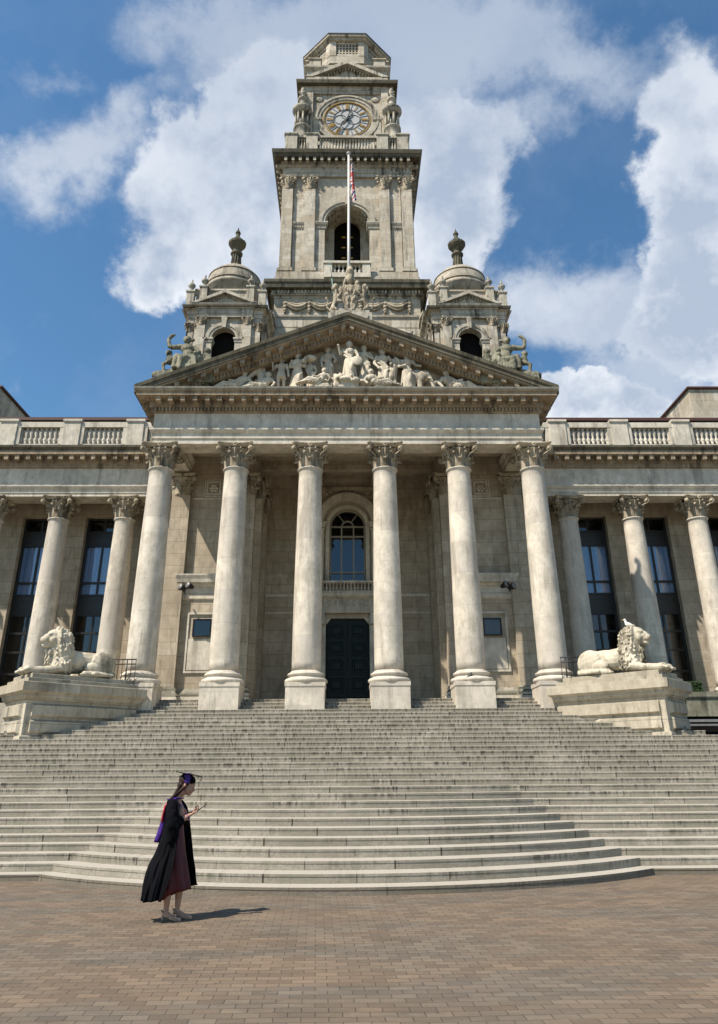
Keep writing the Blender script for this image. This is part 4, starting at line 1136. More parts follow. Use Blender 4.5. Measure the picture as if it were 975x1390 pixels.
# the dial
dl = MB(); n = 48; dl.prism([(1.58*math.cos(2*PI*i/n), zc+1.58*math.sin(2*PI*i/n)) for i in range(n)], yf-.03, yf-.01, 'Y')
dial = part('clock_dial', dl, M['opal'], tower)
gr = MB(); ring(gr, 1.60, 1.67, yf-.09, yf-.02)
bk = MB(); ring(bk, 1.50, 1.545, yf-.055, yf-.035); ring(bk, .93, .975, yf-.055, yf-.035)
for a_ in range(4):
    cx_ = .46*math.cos(a_*PI/2); cz_ = .46*math.sin(a_*PI/2); n = 24; rr = .44
    o_ = [(cx_+rr*math.cos(2*PI*i/n), zc+cz_+rr*math.sin(2*PI*i/n)) for i in range(n+1)]; i_ = [(cx_+(rr-.035)*math.cos(2*PI*i/n), zc+cz_+(rr-.035)*math.sin(2*PI*i/n)) for i in range(n+1)]
    bk.strip(o_, i_, yf-.056-.002*a_, yf-.034)
for k in range(12):
    a_ = PI/2-(k+.5)*PI/6
    bk.cyl((.97*math.cos(a_), yf-.045, zc+.97*math.sin(a_)), (1.52*math.cos(a_), yf-.045, zc+1.52*math.sin(a_)), .018, n=6)
for k in range(60):
    a_ = k*PI/30; gr.box(-.014, .014, -.012, 0, -.03, .03, Matrix.Translation((1.49*math.cos(a_), yf-.05, zc+1.49*math.sin(a_))) @ Matrix.Rotation(PI/2-a_, 4, 'Y'))
part('dial_tracery', bk, M['clockblack'], dial)
part('gilt_ring', gr, M['gold'], dial)
NUM = ['XII', 'I', 'II', 'III', 'IV', 'V', 'VI', 'VII', 'VIII', 'IX', 'X', 'XI']
nm = MB()
for k, s_ in enumerate(NUM):
    a_ = k*PI/6; Mx = Matrix.Translation((1.22*math.sin(a_), yf-.07, zc+1.22*math.cos(a_))) @ Matrix.Rotation(a_, 4, 'Y')
    wd = {'I': .07, 'V': .17, 'X': .17}; wd = {a: b*.85 for a, b in wd.items()}; tot = sum(wd[ch] for ch in s_); x = -tot/2
    def bar(x0, x1, t=.035):
        nm.prism([(x0-t/2, -.2), (x0+t/2, -.2), (x1+t/2, .2), (x1-t/2, .2)], -.012, .012, 'Y', Mx)
    for ch in s_:
        if ch == 'I': bar(x+.035, x+.035, .045)
        elif ch == 'V': bar(x+.085, x+.02); bar(x+.085, x+.15)
        else: bar(x+.02, x+.15); bar(x+.15, x+.02)
        x += wd[ch]
    for zz_ in (-.21, .21): nm.box(-tot/2, tot/2, -.01, .01, zz_-.014, zz_+.014, Mx)
part('roman_numerals', nm, M['gold'], dial)
hd = MB()
def hand(mb, ang, L, w0, tail, y):
    Mx = Matrix.Translation((0, y, zc)) @ Matrix.Rotation(ang, 4, 'Y')
    mb.prism([(-w0*.5, -tail), (w0*.5, -tail), (w0, 0), (w0*.55, L*.6), (w0*1.3, L*.72), (0, L), (-w0*1.3, L*.72), (-w0*.55, L*.6), (-w0, 0)], -.015, .015, 'Y', Mx)
hand(hd, R(17.5), .95, .065, .2, yf-.12); part('hour_hand', hd, M['clockblack'], dial)
hd = MB(); hand(hd, R(210), 1.42, .05, .3, yf-.16); hd.lathe(0, 0, [(.1, 0), (.08, .05)], 12, M=Matrix.Translation((0, yf-.1, zc)) @ Matrix.Rotation(PI/2, 4, 'X')); part('minute_hand', hd, M['clockblack'], dial)
# corner tempietti
tm = MB()
tm.lathe(0, 0, [(.62, 41.2), (.62, 41.5), (.52, 41.6), (.52, 42.6), (.60, 42.65), (.6, 42.8)], 20)
for i in range(8):
    a_ = i*PI/4+.2; tm.cyl((.45*math.cos(a_), .45*math.sin(a_), 42.8), (.45*math.cos(a_), .45*math.sin(a_), 44.1), .085, .075, 10)
tm.lathe(0, 0, [(.2, 42.8), (.2, 44.1)], 12)
tm.lathe(0, 0, [(.48, 44.1), (.55, 44.2), (.66, 44.32), (.70, 44.42), (.70, 44.5), (.6, 44.58), (.5, 44.8), (.3, 44.98), (.22, 45.05), (.20, 45.45), (.30, 45.52), (.34, 45.62), (.22, 45.72), (.14, 45.9), (.24, 46.05), (.26, 46.15), (.12, 46.28), (.10, 46.4), (.17, 46.5), (.12, 46.65), (.02, 46.8)], 20)
for i in range(4):
    a_ = i*PI/2+.7; tm.tube([(.12*math.cos(a_), .12*math.sin(a_), 45.8), (.3*math.cos(a_), .3*math.sin(a_), 45.95), (.34*math.cos(a_), .34*math.sin(a_), 46.15), (.2*math.cos(a_), .2*math.sin(a_), 46.2)], .045, 6)
o = part('corner_tempietto', tm, M['tower_trim'], tower, loc=(-3.12, YT-3.35, 0))
for x, y in ((3.12, -3.35), (-3.12, 3.35), (3.12, 3.35)): copy_tree(o, (x, YT+y, 0), tower)
# attic and octagon
a = MB(); a.stack(sq(2.9), [(0, 47.3), (0, 49.0), (.10, 49.08), (.22, 49.2), (.24, 49.32), (.2, 49.4), (0, 49.42)])
sub = MB()
for s_ in (-1, 1): sub.stack(rect(s_*2.35-.42, s_*2.35+.42, -2.98, -2.3), [(0, 49.3), (0, 50.05), (.08, 50.12), (.08, 50.22), (0, 50.25)])
four(a, sub, 0, YT)
part('attic', a, M['ashlar_top'], tower)
def octo(ap): return [(ap/math.cos(PI/8)*math.cos(PI/8+i*PI/4), YT+ap/math.cos(PI/8)*math.sin(PI/8+i*PI/4)) for i in range(8)]
a = MB(); a.stack(octo(3.05), [(-.25, 49.4), (-.25, 49.7), (-.05, 49.75), (-.05, 50.5)])
# pierced panels
ocp = octo(3.0)
for i in range(8):
    p0, p1 = Vector(ocp[i]), Vector(ocp[(i+1) % 8]); t_ = (p1-p0).normalized(); nn = Vector((t_.y, -t_.x)); L = (p1-p0).length
    Mx = Matrix(((t_.x, nn.x*-1, 0, p0.x), (t_.y, nn.y*-1, 0, p0.y), (0, 0, 1, 0), (0, 0, 0, 1)))
    a.box(0, .42, -.02, .32, 50.5, 51.95, Mx); a.box(L-.42, L, -.02, .32, 50.5, 51.95, Mx)
    a.box(.42, L-.42, .05, .3, 50.5, 50.75, Mx); a.box(.42, L-.42, .05, .3, 51.78, 51.95, Mx)
    W = L-.84; nx, nz = 7, 4
    for q in range(nx+1): a.box(.42+W*q/nx-.045, .42+W*q/nx+.045, .1, .25, 50.75, 51.78, Mx)
    for q in range(nz): a.box(.42, L-.42, .11, .24, 50.75+1.03*q/nz-.05, 50.75+1.03*q/nz+.05, Mx)
part('octagon', a, M['ashlar_top'], tower)
a = MB(); a.stack(octo(2.6), [(0, 49.5), (0, 52.0)]); part('octagon_core', a, M['void'], tower)
a = MB(); a.stack(octo(3.05), [(0, 51.952), (.08, 52.0), (.14, 52.15), (.26, 52.2), (.28, 52.36)]); part('octagon_cornice', a, M['tower_trim'], tower)
a = MB(); a.stack(octo(3.05), [(.28, 52.362), (.32, 52.38), (.32, 52.46), (.1, 52.52), (-2.0, 53.0)]); part('octagon_roof', a, M['lead'], tower)

# ------------------------------------------------------------------ DOMED TURRETS
def turret(sd):
    TX = sd*6.68; TYc = 35.15
    root = empty('bell_turret', (TX, TYc, 13))
    def S4(build):
        m_ = MB(); sb = MB(); build(sb); four(m_, sb, TX, TYc); return m_
    h = 1.72; f = 2.12
    def walls(s):
        arch_wall(s, -1.62, 1.62, 14, 24.8, 0, .66, 23.45, -f+.1, -f+.5)
        for x in (-1.25, 1.25): s.box(x-.22, x+.22, -f-.05, -f+.1, 14, 24.25)
        s.box(-2.0, -1.62, -1.98, -1.7, 14, 24.8) ; s.box(1.62, 2.0, -1.98, -1.7, 14, 24.8)
        for x in (-1.86, 1.86): s.box(x-.17, x+.17, -2.03, -1.95, 14, 23.9)
    part('wall', S4(walls), M['ashlar_top'], root)
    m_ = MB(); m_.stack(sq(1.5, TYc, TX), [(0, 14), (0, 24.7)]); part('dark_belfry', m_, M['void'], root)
    def mould(s):
        arch_band(s, 0, 23.45, .66, .80, -f+.04, -f+.1); arch_band(s, 0, 23.45, .80, .98, -f-.0, -f+.1)
        s.prism([(-.1, 24.05), (.1, 24.05), (.16, 24.78), (-.16, 24.78)], -f-.12, -f+.1, 'Y')
        for t_ in (-1, 1):
            a_, b_ = sorted((t_*.62, t_*1.03)); s.stack(rect(a_, b_, -f+.03, -f+.4), [(0, 23.15), (.03, 23.2), (.03, 23.3), (.08, 23.36), (.08, 23.45)])
            s.box(a_, b_, -f+.04, -f+.1, 14, 23.15)
    part('arch_moulding', S4(mould), M['tower_trim'], root)
    def corn(s):
        s.stack(rect(-1.5, 1.5, -f-.06, -f+.6), [(0, 24.75), (0, 24.95), (.03, 24.97), (.03, 25.22), (.1, 25.26), (.12, 25.34), (.24, 25.38), (.28, 25.50)])
        for i in range(16): s.box(-1.45+i*.193-.035, -1.45+i*.193+.035, -f-.16, -f-.06, 25.24, 25.33)
        tri(s, 1.80, 25.5, 26.34, -f-.36, -f+.3, .2); s.prism([(-1.5, 25.5), (1.5, 25.5), (0, 26.2)], -f-.1, -f+.4, 'Y')
        for t_ in (-1, 1):
            for i in range(8):
                x = t_*(.1+i*.14); z = 26.34-.467*abs(x)-.22; s.box(x-.03, x+.03, -f-.2, -f-.1, z-.12, z)
    part('pediment_cornice', S4(corn), M['tower_trim'], root)
    m_ = MB(); m_.stack(sq(2.03, TYc, TX), [(0, 24.75), (0, 24.98), (.03, 25.0), (.03, 25.2), (.10, 25.24), (.2, 25.27)])
    cw = MB(); cw.stack(sq(2.03, TYc, TX), [(.2, 25.273), (.26, 25.3), (.30, 25.44), (.1, 25.5)]); part('coping', cw, M['weather'], root)
    m_.stack(sq(1.75, TYc, TX), [(0, 25.5), (0, 26.7), (.08, 26.76), (.08, 26.86), (-.2, 26.9)])
    part('attic', m_, M['ashlar_top'], root)
    cp_ = capital(.19, .5, True); cm = MB()
    for x, y in ((-1.25, -f+.0), (1.25, -f+.0)): cm.merge(cp_, Matrix.Translation((x, y, 24.25)))
    for x in (-1.86, 1.86): cm.merge(cp_, Matrix.Translation((x, -1.98, 23.9)))
    m_ = MB(); four(m_, cm, TX, TYc); part('pilaster_capitals', m_, M['capital'], root, fix=False)
    m_ = MB(); m_.lathe(TX, TYc, [(1.62, 26.7), (1.62, 27.6), (1.70, 27.66), (1.72, 27.78), (1.64, 27.84), (1.62, 28.12), (1.58, 28.4), (1.50, 28.65), (1.48, 28.72), (1.30, 29.0), (1.05, 29.25), (.74, 29.45), (.46, 29.57), (.34, 29.62)], 40)
    for (r_, z_) in ((1.65, 28.02), (1.51, 28.7)): m_.tube([(TX+r_*math.cos(k*PI/24), TYc+r_*math.sin(k*PI/24), z_) for k in range(49)], .035, 6)
    part('dome', m_, M['dome'], root)
    m_ = MB(); m_.lathe(TX, TYc, [(.42, 29.56), (.36, 29.68), (.27, 30.1), (.24, 30.5), (.27, 30.66), (.36, 30.72), (.37, 30.80), (.27, 30.86), (.24, 31.0), (.32, 31.15), (.44, 31.30), (.53, 31.45), (.55, 31.58), (.46, 31.66), (.34, 31.80), (.21, 31.95), (.13, 32.08), (.12, 32.25), (.17, 32.35), (.12, 32.48), (.05, 32.6), (.02, 32.78)], 12, False)
    for i in range(12):
        a_ = i*PI/6; m_.cyl((TX+.30*math.cos(a_), TYc+.30*math.sin(a_), 29.75), (TX+.25*math.cos(a_), TYc+.25*math.sin(a_), 30.62), .035, n=6)
    part('finial', m_, M['weather'], root)
    ur = MB(); ur.stack(rect(-.2, .2, -.2, .2), [(.02, 25.5), (0, 25.6), (0, 26.35), (.05, 26.4), (.05, 26.48), (0, 26.5)])
    ur.lathe(0, 0, [(.19, 26.5), (.14, 26.58), (.07, 26.66), (.1, 26.74), (.19, 26.86), (.21, 26.95), (.15, 27.03), (.07, 27.08), (.05, 27.22), (.06, 27.28), (.01, 27.36)], 12)
    pos = [(-1.98, -1.98), (1.98, -1.98), (-1.98, 1.98), (1.98, 1.98)]
    o_ = part('urn', ur, M['tower_trim'], root, loc=(TX+pos[0][0], TYc+pos[0][1], 0))
    for x, y in pos[1:]: copy_tree(o_, (TX+x, TYc+y, 0), root)
    for x, y in ((-1.3, -1.86), (1.3, -1.86), (-1.3, 1.86), (1.3, 1.86)): copy_tree(o_, (TX+x, TYc+y, .42), root)
    return root
t1 = turret(-1); tag(t1, 'left of the two domed stone turrets, between the clock tower and the left wing', 'turret', 'domed turrets flanking the tower')
t2 = turret(1); tag(t2, 'right of the two domed stone turrets, between the clock tower and the right wing', 'turret', 'domed turrets flanking the tower')

# ------------------------------------------------------------------ lion pedestals and lions
def ped_frame(sd):
    # local x runs outwards and forwards along the inner face, local y towards the back of the block
    A = Vector((sd*8.72, 20.25)); B = Vector((sd*6.25, 22.45))
    ux = (A-B).normalized(); uy = Vector((-ux.y, ux.x))*(-1 if sd < 0 else 1)
    if uy.y < 0: uy = -uy
    return A, B, ux, uy, (A-B).length
PZ = 2.60
for sd in (-1, 1):
    A, B, ux, uy, L = ped_frame(sd)
    root = empty('lion_pedestal', (B.x+ux.x*L/2, B.y+ux.y*L/2, PZ))
    tag(root, 'moulded grey stone pedestal carrying the %s lion, splayed across the end of the steps' % ('left' if sd < 0 else 'right'), 'pedestal', 'lion pedestals')
    Mx = Matrix(((ux.x, uy.x, 0, B.x), (ux.y, uy.y, 0, B.y), (0, 0, 1, 0), (0, 0, 0, 1)))
    W = 1.75
    RB = rect(0, L-.14, .14, W)
    m_ = MB(); m_.stack(RB, [(.0, 2.2), (.0, 3.62)], M=Mx)
    m_.stack(RB, [(.05, 2.2), (.05, 2.66), (.0, 2.70)], M=Mx)
    part('core', m_, M['pedestal'], root)
    m_ = MB()
    for (z0, z1) in ((2.74, 3.10), (3.16, 3.52)):
        # bevelled rusticated blocks on the inner face and the front face
        m_.prism([(z0, 0), (z1, 0), (z1-.05, -.09), (z0+.05, -.09)], 0, L-.30, 'X', Mx @ Matrix(((1,0,0,0),(0,0,1,.14),(0,1,0,0),(0,0,0,1))))
        xf = L-.14
        vs = [(xf, .32, z0), (xf, W-.05, z0), (xf, W-.05, z1), (xf, .32, z1), (xf+.09, .38, z0+.05), (xf+.09, W-.11, z0+.05), (xf+.09, W-.11, z1-.05), (xf+.09, .38, z1-.05)]
        m_.add(vs, [(4,5,6,7),(0,1,5,4),(1,2,6,5),(2,3,7,6),(3,0,4,7)], False, Mx)
    part('rusticated_block', m_, M['pedestal'], root)
    m_ = MB(); m_.stack(RB, [(.0, 3.56), (.04, 3.60), (.04, 3.64), (.09, 3.66), (.12, 3.72), (.12, 3.76), (.18, 3.80), (.22, 3.83), (.22, 4.06), (.20, 4.075)], M=Mx)
    m_.stack(rect(.1, L-.2, .22, W), [(.10, 4.075), (.10, 4.19), (.08, 4.20)], M=Mx)
    m_.stack(rect(.2, L-.25, .28, W), [(.02, 4.20), (.02, 4.33), (.0, 4.34)], M=Mx)
    part('moulded_cap', m_, M['pedestal'], root)

def make_lion():
    S = MB(); q = random.Random(21)
    # trunk
    S.ell((-.45, 0, .42), (.62, .27, .29)); S.ell((-.05, 0, .42), (.5, .28, .30)); S.ell((.30, 0, .42), (.36, .29, .37)); S.ell((-.75, 0, .46), (.36, .27, .26))
    for s_ in (-1, 1):
        S.ell((-.80, s_*.22, .36), (.40, .17, .36), rot=(0, R(-18), 0)); S.ell((-.55, s_*.26, .24), (.30, .13, .18))
        S.chain([((-1.0, s_*.28, .12), .10), ((-.62, s_*.38, .08), .085), ((-.32, s_*.40, .075), .085), ((-.22, s_*.40, .07), .09)])
        for t in (-.05, 0, .05): S.ell((-.14, s_*.40+t, .05), (.06, .03, .045))
        S.ell((.50, s_*.20, .20), (.17, .12, .16))
        S.chain([((.42, s_*.25, .20), .13), ((.75, s_*.23, .12), .105), ((1.12, s_*.21, .10), .095), ((1.26, s_*.21, .10), .11)])
        for t in (-.08, -.027, .027, .08): S.chain([((1.28, s_*.21+t, .11), .042), ((1.38, s_*.21+t, .07), .04)])
    # tail round the flank
    S.tube([(-1.12, 0, .3), (-1.2, -.15, .15), (-1.1, -.36, .09), (-.85, -.46, .08), (-.6, -.5, .08)], [.06, .055, .05, .05, .05])
    S.ell((-.52, -.5, .09), (.12, .07, .07))
    # neck and skull
    S.chain([((.30, 0, .55), .34), ((.42, 0, .82), .29), ((.50, 0, .98), .24)])
    S.ell((.60, 0, 1.02), (.23, .19, .21)); S.ell((.76, 0, .98), (.17, .13, .13), rot=(0, R(12), 0)); S.ell((.86, 0, .92), (.12, .115, .10))
    S.ell((.93, 0, .955), (.05, .06, .035)); S.ell((.86, .06, .895), (.09, .055, .06)); S.ell((.86, -.06, .895), (.09, .055, .06))
    S.ell((.80, 0, .79), (.12, .085, .055), rot=(0, R(10), 0)); S.ell((.86, 0, .775), (.06, .06, .05)); S.ell((.70, 0, .84), (.13, .12, .12))
    for s_ in (-1, 1):
        S.ell((.735, s_*.11, 1.085), (.085, .05, .04), rot=(0, R(15), 0)); S.ell((.745, s_*.115, 1.03), (.03, .03, .022)); S.ell((.66, s_*.14, .92), (.12, .08, .11))
        S.chain([((.50, s_*.15, 1.18), .055), ((.48, s_*.19, 1.245), .045)])
    # mane: many combed locks lying close over a full collar
    col_ = [(.36, 0, .30, .29, .37, .31), (.26, 0, .34, .27, .35, .31), (.33, 0, .62, .30, .335, .36), (.36, 0, .92, .27, .28, .27), (.40, 0, 1.04, .21, .225, .19)]
    for (x, y, z, a, b, c) in col_: S.ell((x, y, z), (a, b, c), n=20, m=12)
    for i in range(560):
        x, y, z, a, b, c = q.choice(col_)
        th = q.uniform(-PI, PI); ph = q.uniform(-.75, 1.35)
        n_ = Vector((math.cos(th)*math.cos(ph), math.sin(th)*math.cos(ph), math.sin(ph)))
        p0 = Vector((x+a*n_.x, y+b*n_.y, z+c*n_.z))
        if p0.z < .09 or (p0.x > .50 and p0.z > .86): continue
        dn = Vector((-.25+.5*(p0.x-.35), .35*n_.y, -1)); dn = (dn-n_*dn.dot(n_)).normalized()
        sw_ = n_.cross(dn)*q.uniform(-.035, .035); l = q.uniform(.07, .12)
        S.chain([(p0, .018), (p0+dn*l*.5+n_*.022+sw_, .029), (p0+dn*l-n_*.004, .009)], 6)
    for i in range(46):       # fringe framing the face
        a = q.uniform(-1, 1)*2.3+PI/2
        y_, z_ = .20*math.cos(a), 1.0+.22*math.sin(a)
        c0 = Vector((.56, y_, z_)); o_ = Vector((-.25, math.cos(a), math.sin(a))).normalized()
        S.chain([(c0, .03), (c0+o_*.07, .026), (c0+o_*.12-Vector((0, 0, .03)), .01)], 6)
    for i in range(40):       # beard and chest tufts
        c0 = Vector((q.uniform(.50, .74), q.uniform(-.13, .13), q.uniform(.35, .76)))
        S.chain([(c0, .035), (c0+Vector((.02, 0, -.08)), .03), (c0+Vector((.0, 0, -.15)), .01)], 6)
    return S
ls = make_lion()
for sd in (-1, 1):
    A, B, ux, uy, L = ped_frame(sd)
    cpt = B + ux*(L*.5-.10) + uy*.78
    src = MB(); src.v = list(ls.v); src.f = list(ls.f); src.sm = list(ls.sm); src.mi = list(ls.mi)
    o = sculpt('stone_lion', src, M['lion'], None, loc=(cpt.x, cpt.y, 4.335), voxel=.0125, smooth=0)
    k = 1.18
    for v in o.data.vertices: v.co = Vector((v.co.x*1.04+.27, v.co.y*1.10, v.co.z*1.09))
    o.rotation_euler = (0, 0, math.atan2(ux.y, ux.x))
    if sd < 0:
        tag(o, 'reclining stone lion facing left on the left pedestal, no bird on its head', 'lion statue', 'stone lions guarding the steps')
        for v in o.data.vertices: v.co.y = -v.co.y
        o.data.flip_normals()
    else:
        tag(o, 'paler reclining stone lion facing right with a gull perched on its head', 'lion statue', 'stone lions guarding the steps')
        LR = (cpt, ux)

# birds
def bird(S, W, s=1):
    S.ell((0, 0, .10*s), (.13*s, .07*s, .075*s), rot=(0, R(-35), 0)); S.chain([((.06*s, 0, .16*s), .045*s), ((.09*s, 0, .23*s), .035*s)]); S.ell((.10*s, 0, .26*s), (.045*s, .037*s, .037*s))
    W.ell((-.05*s, .05*s, .09*s), (.13*s, .022*s, .05*s), rot=(0, R(-38), 0)); W.ell((-.05*s, -.05*s, .09*s), (.13*s, .022*s, .05*s), rot=(0, R(-38), 0)); W.prism([(-.12*s, .02*s), (-.2*s, -.07*s), (-.16*s, -.08*s), (-.06*s, .02*s)], -.025*s, .025*s, 'Y')
cpt, ux = LR
hp = Vector((cpt.x, cpt.y)) + ux*(.40*1.04+.27)
gl = empty('seagull', (hp.x, hp.y, 4.335+1.22*1.09)); tag(gl, 'white seagull standing on the head of the right stone lion', 'seagull')
S = MB(); W_ = MB(); bird(S, W_, .95)
part('body', S, M['bird_white'], gl, loc=tuple(WL[gl.name])); part('wing', W_, M['bird_white'], gl, loc=tuple(WL[gl.name]))
S = MB(); S.cyl((.14, 0, .245), (.19, 0, .235), .012, .004, 8); part('beak', S, M['beak'], gl, loc=tuple(WL[gl.name]))
S = MB(); S.cyl((0, .025, -.05), (0, .025, .06), .007, n=6); S.cyl((0, -.025, -.05), (0, -.025, .06), .007, n=6); part('leg', S, M['beak'], gl, loc=tuple(WL[gl.name]))
gl.rotation_euler[2] = PI
for x, y, z, lab in ((.72, 22.5, None, 'small dark pigeon on the raking cornice just right of the apex'), (-6.95, 22.5, None, 'small dark pigeon at the left tip of the pediment'), (2.32, 22.5, None, 'small dark pigeon halfway down the right slope of the pediment')):
    z = ZA-SL*abs(x); S = MB(); W_ = MB(); bird(S, W_, .8); S.merge(W_); S.cyl((0, .02, -.02), (0, .02, .06), .008, n=5)
    tag(part('pigeon', S, M['bird_grey'], None, loc=(x, y, z+.0)), lab, 'pigeon', 'pigeons on the pediment')
S = MB(); W_ = MB(); bird(S, W_, .7); S.merge(W_)
tag(part('pigeon', S, M['bird_grey'], None, loc=(3.75, 22.78, ZP+.86)), 'small dark pigeon on the base of the fifth portico column from the left', 'pigeon', 'pigeons on the portico')

# ------------------------------------------------------------------ floodlights, railings, planter
for sd, lab in ((-1, 'black twin floodlight bracketed to the left portico wall'), (1, 'black twin floodlight bracketed to the right portico wall')):
    x = sd*5.85; root = empty('floodlight', (x, 25.45, 7.75)); tag(root, lab, 'floodlight', 'floodlights on the portico walls')
    S = MB(); S.cyl((x, 25.5, 7.75), (x, 25.25, 7.8), .03); S.cyl((x-.25*sd, 25.25, 7.85), (x+.1*sd, 25.25, 7.8), .025)
    S.tube([(x, 25.25, 7.8), (x-.08*sd, 25.15, 7.95), (x-.2*sd, 25.1, 7.98)], .02)
    part('bracket', S, M['iron'], root)
    for dx, dz in ((.0, .0), (-.26, .06)):
        c0 = Vector((x+sd*dx, 25.15, 7.82+dz)); dirv = Vector((sd*.7, -.8, .25)).normalized()
        S = MB(); S.cyl(c0-dirv*.12, c0+dirv*.12, .07, .13, 16); h_ = part('lamp_head', S, M['iron'], root)
        S = MB(); S.cyl(c0+dirv*.121, c0+dirv*.13, .12, .12, 16); part('lens', S, M['lens'], h_)
def railing(name, pts, z0, h, lab, pitch=.13):
    root = empty(name, (pts[0][0], pts[0][1], z0)); tag(root, lab, 'railing')
    S = MB(); Bm = MB()
    for a_, b_ in zip(pts[:-1], pts[1:]):
        A_, B_ = Vector((*a_, 0)), Vector((*b_, 0))
        for zz in (z0+h, z0+h-.14, z0+.1): S.cyl(A_+Vector((0, 0, zz)), B_+Vector((0, 0, zz)), .018, n=6)
        n = max(1, int((B_-A_).length/pitch))
        for i in range(n+1):
            p_ = A_+(B_-A_)*i/n; Bm.cyl(p_+Vector((0, 0, z0)), p_+Vector((0, 0, z0+h+.02)), .011 if i % 5 else .022, n=6)
    part('rail', S, M['iron'], root); part('bar', Bm, M['iron'], root)
    return root
railing('iron_railing', [(-8.1, 23.6), (-7.45, 22.68), (-6.5, 22.66)], 3.9, 1.08, 'black iron railing between the left lion and the first portico column')
railing('iron_railing', [(8.1, 23.6), (7.45, 22.68), (6.6, 22.66)], 3.9, 1.08, 'black iron railing between the right lion and the last portico column')
pw = empty('planter_wall', (11.5, 24.1, 0)); tag(pw, 'green stained low stone wall carrying the clipped hedge beside the right pedestal', 'wall')
S = MB(); S.box(9.3, 17, 23.9, 24.5, 3.3, 3.85); S.stack(rect(9.3, 17, 23.9, 24.5), [(.03, 3.85), (.05, 3.9), (.05, 4.05)]); part('stonework', S, M['mossy'], pw)
S = MB(); S.box(9.3, 17, 23.75, 23.85, 3.12, 3.2); S.box(9.3, 17, 23.7, 23.8, 3.0, 3.06); part('rail_band', S, M['lens'], pw)
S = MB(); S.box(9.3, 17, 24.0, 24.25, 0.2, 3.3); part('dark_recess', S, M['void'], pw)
railing('basement_railing', [(9.6, 21.9), (15.5, 21.9)], 2.0, .62, 'dark railing over the basement area at the right end of the steps', .16)
S = MB(); S.tube([(9.75, 22.6, 3.0), (9.8, 22.6, 3.55), (10.0, 22.6, 3.75), (10.25, 22.6, 3.65), (10.25, 22.6, 3.45), (10.1, 22.6, 3.4)], .022)
tag(part('scroll_bracket', S, M['iron']), 'curled black iron bracket beside the right lion pedestal', 'bracket')
hg = MB(); q = random.Random(3)
hg.box(9.75, 11.45, 23.98, 24.42, 4.05, 4.34)
for i in range(9000):
    f_ = q.random(); x = q.uniform(9.7, 11.5)
    if f_ < .5: y, z = 23.98-q.uniform(0, .05), q.uniform(4.05, 4.38)
    elif f_ < .9: y, z = q.uniform(23.96, 24.44), 4.34+q.uniform(0, .05)
    else: x, y, z = q.choice((9.72, 11.48)), q.uniform(23.96, 24.44), q.uniform(4.05, 4.38)
    d1 = Vector((q.uniform(-1, 1), q.uniform(-1, 1), q.uniform(-1, 1))).normalized()*.022; d2 = Vector((q.uniform(-1, 1), q.uniform(-1, 1), q.uniform(-1, 1))).normalized()*.016
    c0 = Vector((x, y, z)); hg.add([c0-d1, c0+d2, c0+d1, c0-d2], [(0, 1, 2, 3)])
tag(part('hedge', hg, M['hedge'], fix=False), 'low clipped green hedge on the stone wall beside the right lion', 'hedge')

# ------------------------------------------------------------------ the graduate
PXY = (-2.13, 10.33)
P0 = (PXY[0], PXY[1], .02)
person = None
S = MB()
# local frame: +x is the way she faces, y<0 is towards the camera
def limb(pts): S.chain(pts, 12)
for s_, xo in ((-1, -.075), (1, .035)):
    hipx = .0
    limb([((hipx-.01, s_*.065, .86), .080), ((xo+.05, s_*.07, .50), .056), ((xo+.03, s_*.07, .44), .050), ((xo+.01, s_*.07, .33), .052), ((xo-.01, s_*.065, .12), .030), ((xo-.015, s_*.065, .095), .030)])
    S.ell((xo-.03, s_*.065, .085), (.032, .028, .035))
    limb([((xo-.02, s_*.065, .095), .028), ((xo+.06, s_*.07, .045), .026), ((xo+.12, s_*.07, .022), .024)])
    for t in range(5): S.cap((xo+.12, s_*.07+(t-2)*.013, .02), (xo+.155-.006*abs(t-1), s_*.07+(t-2)*.014, .016), .009, .008, 8)
S.ell((-.01, 0, .92), (.105, .135, .12)); S.ell((.01, 0, 1.06), (.10, .13, .15)); S.ell((.01, 0, 1.22), (.115, .155, .13)); S.ell((.0, 0, 1.32), (.085, .16, .07))
S.ell((.085, .07, 1.20), (.06, .065, .065)); S.ell((.085, -.07, 1.20), (.06, .065, .065))
limb([((.02, 0, 1.34), .055), ((.06, 0, 1.42), .048), ((.10, 0, 1.46), .05)])
# arms bent, both hands in front of the chest
for s_ in (-1, 1):
    sh_ = (.0, s_*.165, 1.31); el = (.045, s_*.20, 1.075); wr = (.215 if s_ < 0 else .19, s_*.075, 1.185 if s_ < 0 else 1.20)
    limb([(sh_, .052), ((.02, s_*.19, 1.2), .045), (el, .038), ((.12, s_*.145, 1.13), .036), (wr, .022)])
    # palm
    w = Vector(wr); dr = Vector((.85, -s_*-.15*-1, .38)).normalized()
    up_ = Vector((-.35, 0, .9)).normalized(); sd_ = dr.cross(up_).normalized()
    pc_ = w+dr*.045
    for t in (-1, 0, 1): S.cap(w+sd_*t*.012, w+dr*.075+sd_*t*.022, .014, .012, 8)
    for t, ln in ((-1.5, .058), (-.5, .07), (.5, .066), (1.5, .05)):
        b0 = w+dr*.078+sd_*t*.0165
        b1 = b0+dr*ln*.45+up_*.012; b2 = b1+(dr*.5+up_*.6-(Vector((0, 0, 0)))).normalized()*ln*.35; b3 = b2+(up_*.8-dr*.3).normalized()*ln*.25
        S.chain([(b0, .0085), (b1, .008), (b2, .0072), (b3, .006)], 8)
    th0 = w+dr*.03+sd_*(-s_)*.022; S.chain([(th0, .012), (th0+dr*.03+up_*.022, .0095), (th0+dr*.055+up_*.04, .008)], 8)
